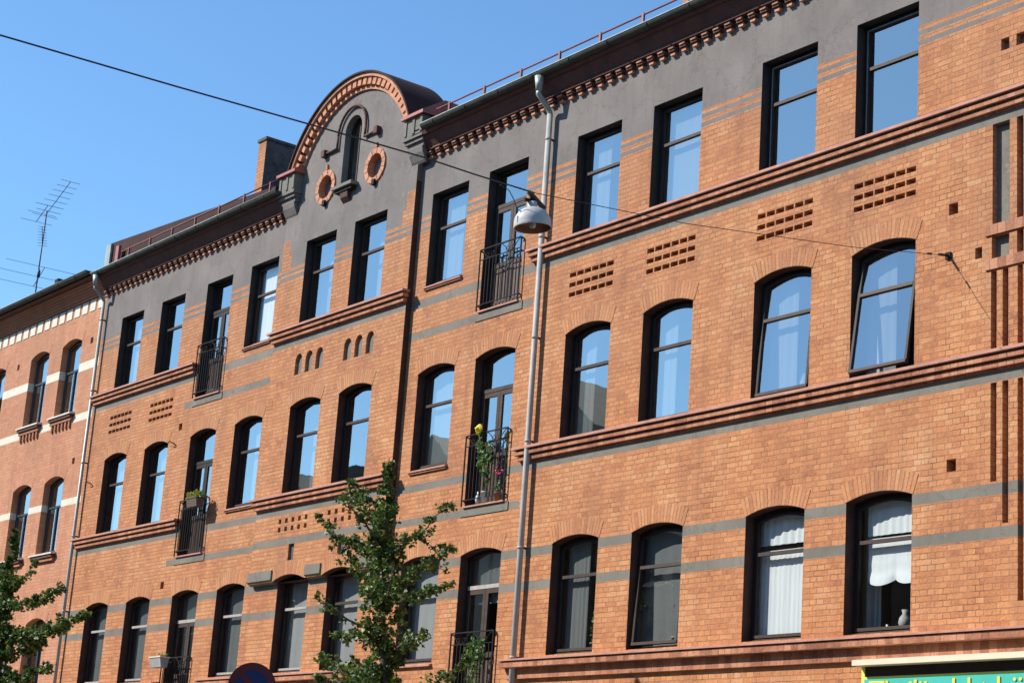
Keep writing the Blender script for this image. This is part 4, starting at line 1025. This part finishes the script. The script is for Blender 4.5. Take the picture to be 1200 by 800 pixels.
# ------------------------------------------------------------------ hanging street lamp and its span wire
LP = (-15.48, -6.66, 8.06)
WA = [(-15.52, 0.0, 9.42), (-15.50, -1.8, 9.08), (-15.50, -4.5, 8.68), (-15.49, -6.66, 8.46)]
WB = [(-15.49, -6.66, 8.46), (-15.5, -7.4, 8.455), (-15.5, -8.1, 8.46), (-15.5, -9.3, 8.425), (-15.5, -10.9, 8.37), (-15.5, -12.7, 8.32), (-15.5, -14.5, 8.34), (-15.5, -17, 8.55), (-15.5, -20, 8.95), (-15.5, -23, 9.45)]
WB = [(a, b, c+0.0) for a, b, c in WB]
sw = tag(empty('span_wire', (-15.52, 0, 9.42)), 'thin cable spanning the street from the facade to carry the lamp', 'cable')
m = MB('wire'); m.tube(WA, 0.0045, 6); m.tube([WB[0]]+WB[1:], 0.0085, 6); m.build('cable', sw)
m = MB('wire', 'iron'); m.tube([(-15.52, -0.20, 9.39), (-15.52, -0.02, 9.42)], 0.018, 8); m.box(-15.56, -15.48, -0.03, 0.01, 9.37, 9.46, 'iron'); m.tube([(-15.515, -0.42, 9.345), (-15.515, -0.34, 9.36)], 0.014, 6); m.build('wall_anchor', sw)
M['lampmetal'] = plain('weathered_white_lamp', (0.40, 0.40, 0.39), 0.6, 0.0, var=0.14, scale=9); M['lampin'] = plain('lamp_brick_reflection', (0.42, 0.24, 0.15), 0.35, 0.4, var=0.2); M['bulb'] = plain('lamp_glass', (0.6, 0.6, 0.55), 0.2)  # reflector base colour includes the orange reflection of the brick wall
el = tag(empty('hanging_street_lamp', (LP[0], LP[1], LP[2])), 'round white metal dome street lamp hanging from the cable in front of the downpipe', 'street lamp')
R_ = 0.200
outp = [(R_, 0.0), (R_*1.015, 0.012), (R_, 0.03)]+[(R_*math.cos(t), 0.05+0.185*math.sin(t)) for t in [PI/2*i/12 for i in range(12)]]+[(0.035, 0.236)]
m = MB('lampmetal'); m.lathe(outp, (0, 0, 0), 40); 
for i in (1, 2): m.box(-0.004, 0.004, -0.203, -0.196, 0.03, 0.1)
hd = m.build('shade', None)
m = MB('lampin'); m.lathe([(R_*0.965, 0.004)]+[(R_*0.95*math.cos(t), 0.045+0.175*math.sin(t)) for t in [PI/2*i/12 for i in range(12)]]+[(0.0, 0.22)], (0, 0, 0), 40); m.lathe([(R_, 0.0), (R_*0.965, 0.004)], (0, 0, 0), 40, 'lampmetal'); hi_ = m.build('reflector', None)
m = MB('bulb'); m.lathe([(0, 0.0), (0.03, 0.01), (0.042, 0.05), (0.035, 0.10), (0.025, 0.14), (0.02, 0.2)], (0, 0, 0), 16); bu = m.build('bulb', None)
m = MB('lampmetal', 'iron'); m.lathe([(0.055, 0.20), (0.052, 0.29), (0.0, 0.30)], (0, 0, 0), 16); m.box(-0.012, 0.012, -0.10, 0.05, 0.285, 0.32, 'iron'); m.tube([(0, -0.02, 0.30), (0, 0.0, 0.395)], 0.018, 8, 'iron'); m.tube([(0, -0.05, 0.40), (0, 0.16, 0.25)], 0.028, 8, 'gutter'); hk = m.build('hanger', None)
m = MB('wire'); m.tube([(0.0, -0.42, 0.40), (-0.005, -0.30, 0.36), (-0.01, -0.24, 0.28), (0.0, -0.20, 0.17), (0.01, -0.10, 0.15)], 0.005, 5); cb = m.build('feed_cable', None)
for o in (hd, hi_, bu, hk, cb):
    o.parent = el; o.location = (0, 0, 0)
el.rotation_euler = (math.radians(4), math.radians(-2), 0)

# ------------------------------------------------------------------ no parking sign
M['signred'] = plain('shaded_sign_red', (0.13, 0.006, 0.008), 0.6); M['signblue'] = plain('shaded_sign_blue', (0.005, 0.015, 0.10), 0.6)  # red and blue darkened so the colour carries the disc's shade
SC = Vector((-21.64, -6.0, 3.505)); es = tag(empty('no_parking_sign', (SC.x, SC.y, 0)), 'round blue and red no-parking sign at the lower edge of the picture', 'traffic sign')
rot = Matrix.Rotation(math.radians(62), 3, 'Z')      # disc normal starts at -Y and turns towards the camera
def sp(x, y, z): v = rot @ Vector((x, y, z)); return tuple(SC+v)
def disc(mb, r0, r1, y0, y1, mat, n=48):
    for i in range(n):
        a, b = 2*PI*i/n, 2*PI*(i+1)/n
        P = lambda r, t, y: sp(r*math.cos(t), y, r*math.sin(t))
        mb.face([P(r0, a, y0), P(r1, a, y0), P(r1, b, y0), P(r0, b, y0)], mat); mb.face([P(r1, a, y0), P(r1, a, y1), P(r1, b, y1), P(r1, b, y0)], mat); mb.face([P(r0, a, y1), P(r0, b, y1), P(r1, b, y1), P(r1, a, y1)], mat)
m = MB('signblue', 'signred'); disc(m, 0.0, 0.215, -0.014, 0.0, 'signblue'); disc(m, 0.215, 0.305, -0.014, 0.0, 'signred')
c45 = math.cos(PI/4)
bar = [(-0.215*c45-0.025, 0.215*c45-0.025), (-0.215*c45+0.025, 0.215*c45+0.025), (0.215*c45+0.025, -0.215*c45+0.025), (0.215*c45-0.025, -0.215*c45-0.025)]
m.face([sp(p[0], -0.018, p[1]) for p in bar], 'signred'); m.build('disc', es)
m = MB('zinc'); m.tube([sp(0, 0.035, -3.505+0.12), sp(0, 0.035, 0.1)], 0.03, 12); m.build('post', es)

# ------------------------------------------------------------------ rooftop aerial
ea = tag(empty('tv_antenna', (-53.2, 3.0, 16.4)), 'tall roof mast carrying several thin television aerials on the left roof', 'antenna')
AX, AY = -53.23, 3.0
m = MB('wire'); m.tube([(AX, AY, 16.2), (AX, AY, 19.62)], 0.022, 8); m.build('mast', ea)
def yagi(z, d, ln, n, el0, el1, off=0.0, label='aerial', tilt=0.0):
    a = MB('wire'); d = Vector(d).normalized(); s = Vector((0, 0, 1)).cross(d).normalized(); c = Vector((AX, AY, z))
    p0 = c+d*(-ln*0.35+off); p1 = c+d*(ln*0.65+off)+Vector((0, 0, tilt)); a.tube([p0, p1], 0.011, 5)
    for i in range(n):
        q = p0+(p1-p0)*(i/(n-1)); h = (el0+(el1-el0)*i/(n-1))/2; a.tube([q-s*h, q+s*h], 0.0065, 4)
    a.build(label, ea)
yagi(19.50, (1, -0.06, 0), 1.9, 8, 0.80, 0.60, 0.55, 'aerial', 0.60)
yagi(19.50, (1, -0.06, 0), 0.9, 3, 1.0, 0.8, -0.55, 'aerial', 0.30)
yagi(18.55, (1, -0.5, 0), 0.9, 8, 0.28, 0.25, 0.22, 'aerial', 0.32)
yagi(17.30, (1, -0.06, 0), 0.8, 3, 2.7, 2.4, 0.0, 'aerial', 0.42)
m = MB('wire'); m.lathe([(0, 0), (0.05, 0.02), (0.045, 0.2), (0, 0.3)], (AX+0.55, AY-0.2, 17.35), 8); m.tube([(AX, AY, 17.1), (AX+0.55, AY-0.2, 17.4)], 0.015, 5); m.build('amplifier', ea)

# ------------------------------------------------------------------ street trees
def tree(name, base, top, branches, seed, label, lsz, dens):
    rnd = random.Random(seed); e = tag(empty(name, (base[0], base[1], 0.12)), label, 'tree', 'young street trees along the pavement')
    b = Vector(base); t = Vector(top); H = t.z-b.z
    def trunk(z): u = (z-b.z)/H; return b+(t-b)*u+Vector((0.05*math.sin(u*6), 0.04*math.sin(u*5+1), 0))
    m = MB('bark'); m.tube([trunk(b.z+H*i/14) for i in range(15)], [0.085*(1-i/14)+0.006 for i in range(15)], 10); m.build('trunk', e)
    fo = MB('leaf'); br = MB('bark')
    def clump(p, r, n, sq=0.8):
        leafblob(fo, p, (r, r, r*sq), n, lsz, 'leaf', rnd)
    for bi, (z0, ex, ey, ez, dn) in enumerate(branches):
        a = trunk(z0); c = Vector((ex, ey, ez)); L_ = (c-a).length; n = 12
        sag = Vector((0, 0, -0.05*L_))
        pts = [a+(c-a)*(i/n)+sag*math.sin(PI*i/n)+Vector((rnd.uniform(-1, 1), rnd.uniform(-1, 1), rnd.uniform(-1, 1)))*0.015*min(i, 2) for i in range(n+1)]
        br.tube(pts, [0.022*(1-i/n)+0.004 for i in range(n+1)], 6)
        steps = int(L_/0.085)
        for k in range(steps+1):
            u = k/steps; q = pts[min(n-1, int(u*n))].lerp(pts[min(n, int(u*n)+1)], u*n-int(u*n))
            if rnd.random() < 0.12 and u > 0.2: continue
            thick = (0.16-0.08*u)*rnd.uniform(0.6, 1.3)
            clump(q+Vector((rnd.uniform(-1, 1), rnd.uniform(-1, 1), rnd.uniform(-0.8, 0.8)))*0.07, thick, int(38*dn*dens*rnd.uniform(0.6, 1.3)*(1.15-0.5*u)), 0.75)
            if rnd.random() < 0.35 and u < 0.85:
                d = Vector((rnd.uniform(-1, 1), rnd.uniform(-1, 1), rnd.uniform(-0.6, 0.9))).normalized(); l2 = rnd.uniform(0.15, 0.34)
                br.tube([q, q+d*l2], [0.006, 0.003], 4)
                for v in (0.5, 1.0): clump(q+d*l2*v, 0.06, int(13*dens*dn), 0.8)
    z = b.z+H*0.45
    while z < t.z-0.02:
        u = (z-b.z)/H; wv = 0.30 if u < 0.78 else 0.05+0.25*(1-u)/0.22
        for k in range(3):
            th = rnd.uniform(0, 2*PI); rr = wv*rnd.uniform(0.15, 1.0)
            clump(trunk(z)+Vector((math.cos(th)*rr, math.sin(th)*rr, rnd.uniform(-0.05, 0.05))), 0.10 if u < 0.9 else 0.05, int(34*dens), 0.9)
        z += 0.085
    br.build('branch', e); fo.build('foliage', e)
TX, TY = -23.05, -3.0
tree('street_tree', (-22.75, TY, 0.12), (-23.54, TY, 7.24), [
    (5.75, -25.38, TY-0.1, 6.58, 1.0), (6.25, -24.85, TY+0.1, 7.00, 0.9), (6.45, -24.2, TY-0.3, 6.95, 0.8), (5.75, -21.75, TY-0.1, 6.38, 0.9), (5.20, -22.05, TY+0.2, 5.85, 1.0),
    (5.15, -21.55, TY-0.1, 5.22, 0.8), (4.05, -25.1, TY, 4.42, 1.1), (4.5, -24.35, TY-0.2, 4.72, 0.8), (5.0, -24.2, TY+0.2, 5.48, 0.8), (4.4, -22.15, TY, 4.60, 0.9), (3.5, -21.3, TY+0.1, 4.28, 1.2), (5.2, -24.75, TY+0.1, 6.0, 0.9),
    (5.9, -23.3, TY-0.9, 6.5, 0.7), (5.3, -23.2, TY+0.9, 5.9, 0.7), (4.6, -23.3, TY-1.2, 5.0, 0.7), (3.9, -24.5, TY-0.4, 4.05, 1.0), (3.6, -22.6, TY-0.8, 4.0, 1.0), (3.2, -24.9, TY, 3.7, 1.2), (3.0, -22.0, TY, 3.5, 1.2), (5.0, -22.6, TY-0.4, 5.5, 0.7)],
    11, 'young green tree in the middle of the picture, in front of the gable bay', 0.064, 0.92)
tree('street_tree', (-37.0, TY, 0.12), (-37.40, TY, 7.42), [
    (5.9, -34.65, TY, 6.10, 1.1), (5.35, -33.15, TY-0.1, 5.52, 1.1), (5.3, -34.5, TY+0.1, 5.35, 1.0), (4.3, -34.9, TY, 4.62, 1.3), (4.9, -35.8, TY+0.3, 5.15, 1.1), (3.9, -35.6, TY-0.2, 4.25, 1.4),
    (6.3, -38.6, TY, 7.0, 1.2), (5.7, -39.2, TY, 6.2, 1.3), (5.0, -39.4, TY, 5.4, 1.4), (4.3, -39.2, TY, 4.6, 1.4), (5.6, -37.4, TY-0.9, 6.2, 1.0), (4.6, -37.2, TY-1.1, 5.1, 1.1), (6.2, -36.5, TY+0.2, 6.75, 0.8),
    (4.4, -36.6, TY+0.9, 4.8, 1.0), (3.9, -38.2, TY-0.6, 4.3, 1.4), (3.5, -36.4, TY, 3.9, 1.4)],
    23, 'young green tree at the left edge of the picture, before the white-banded building', 0.075, 1.0)
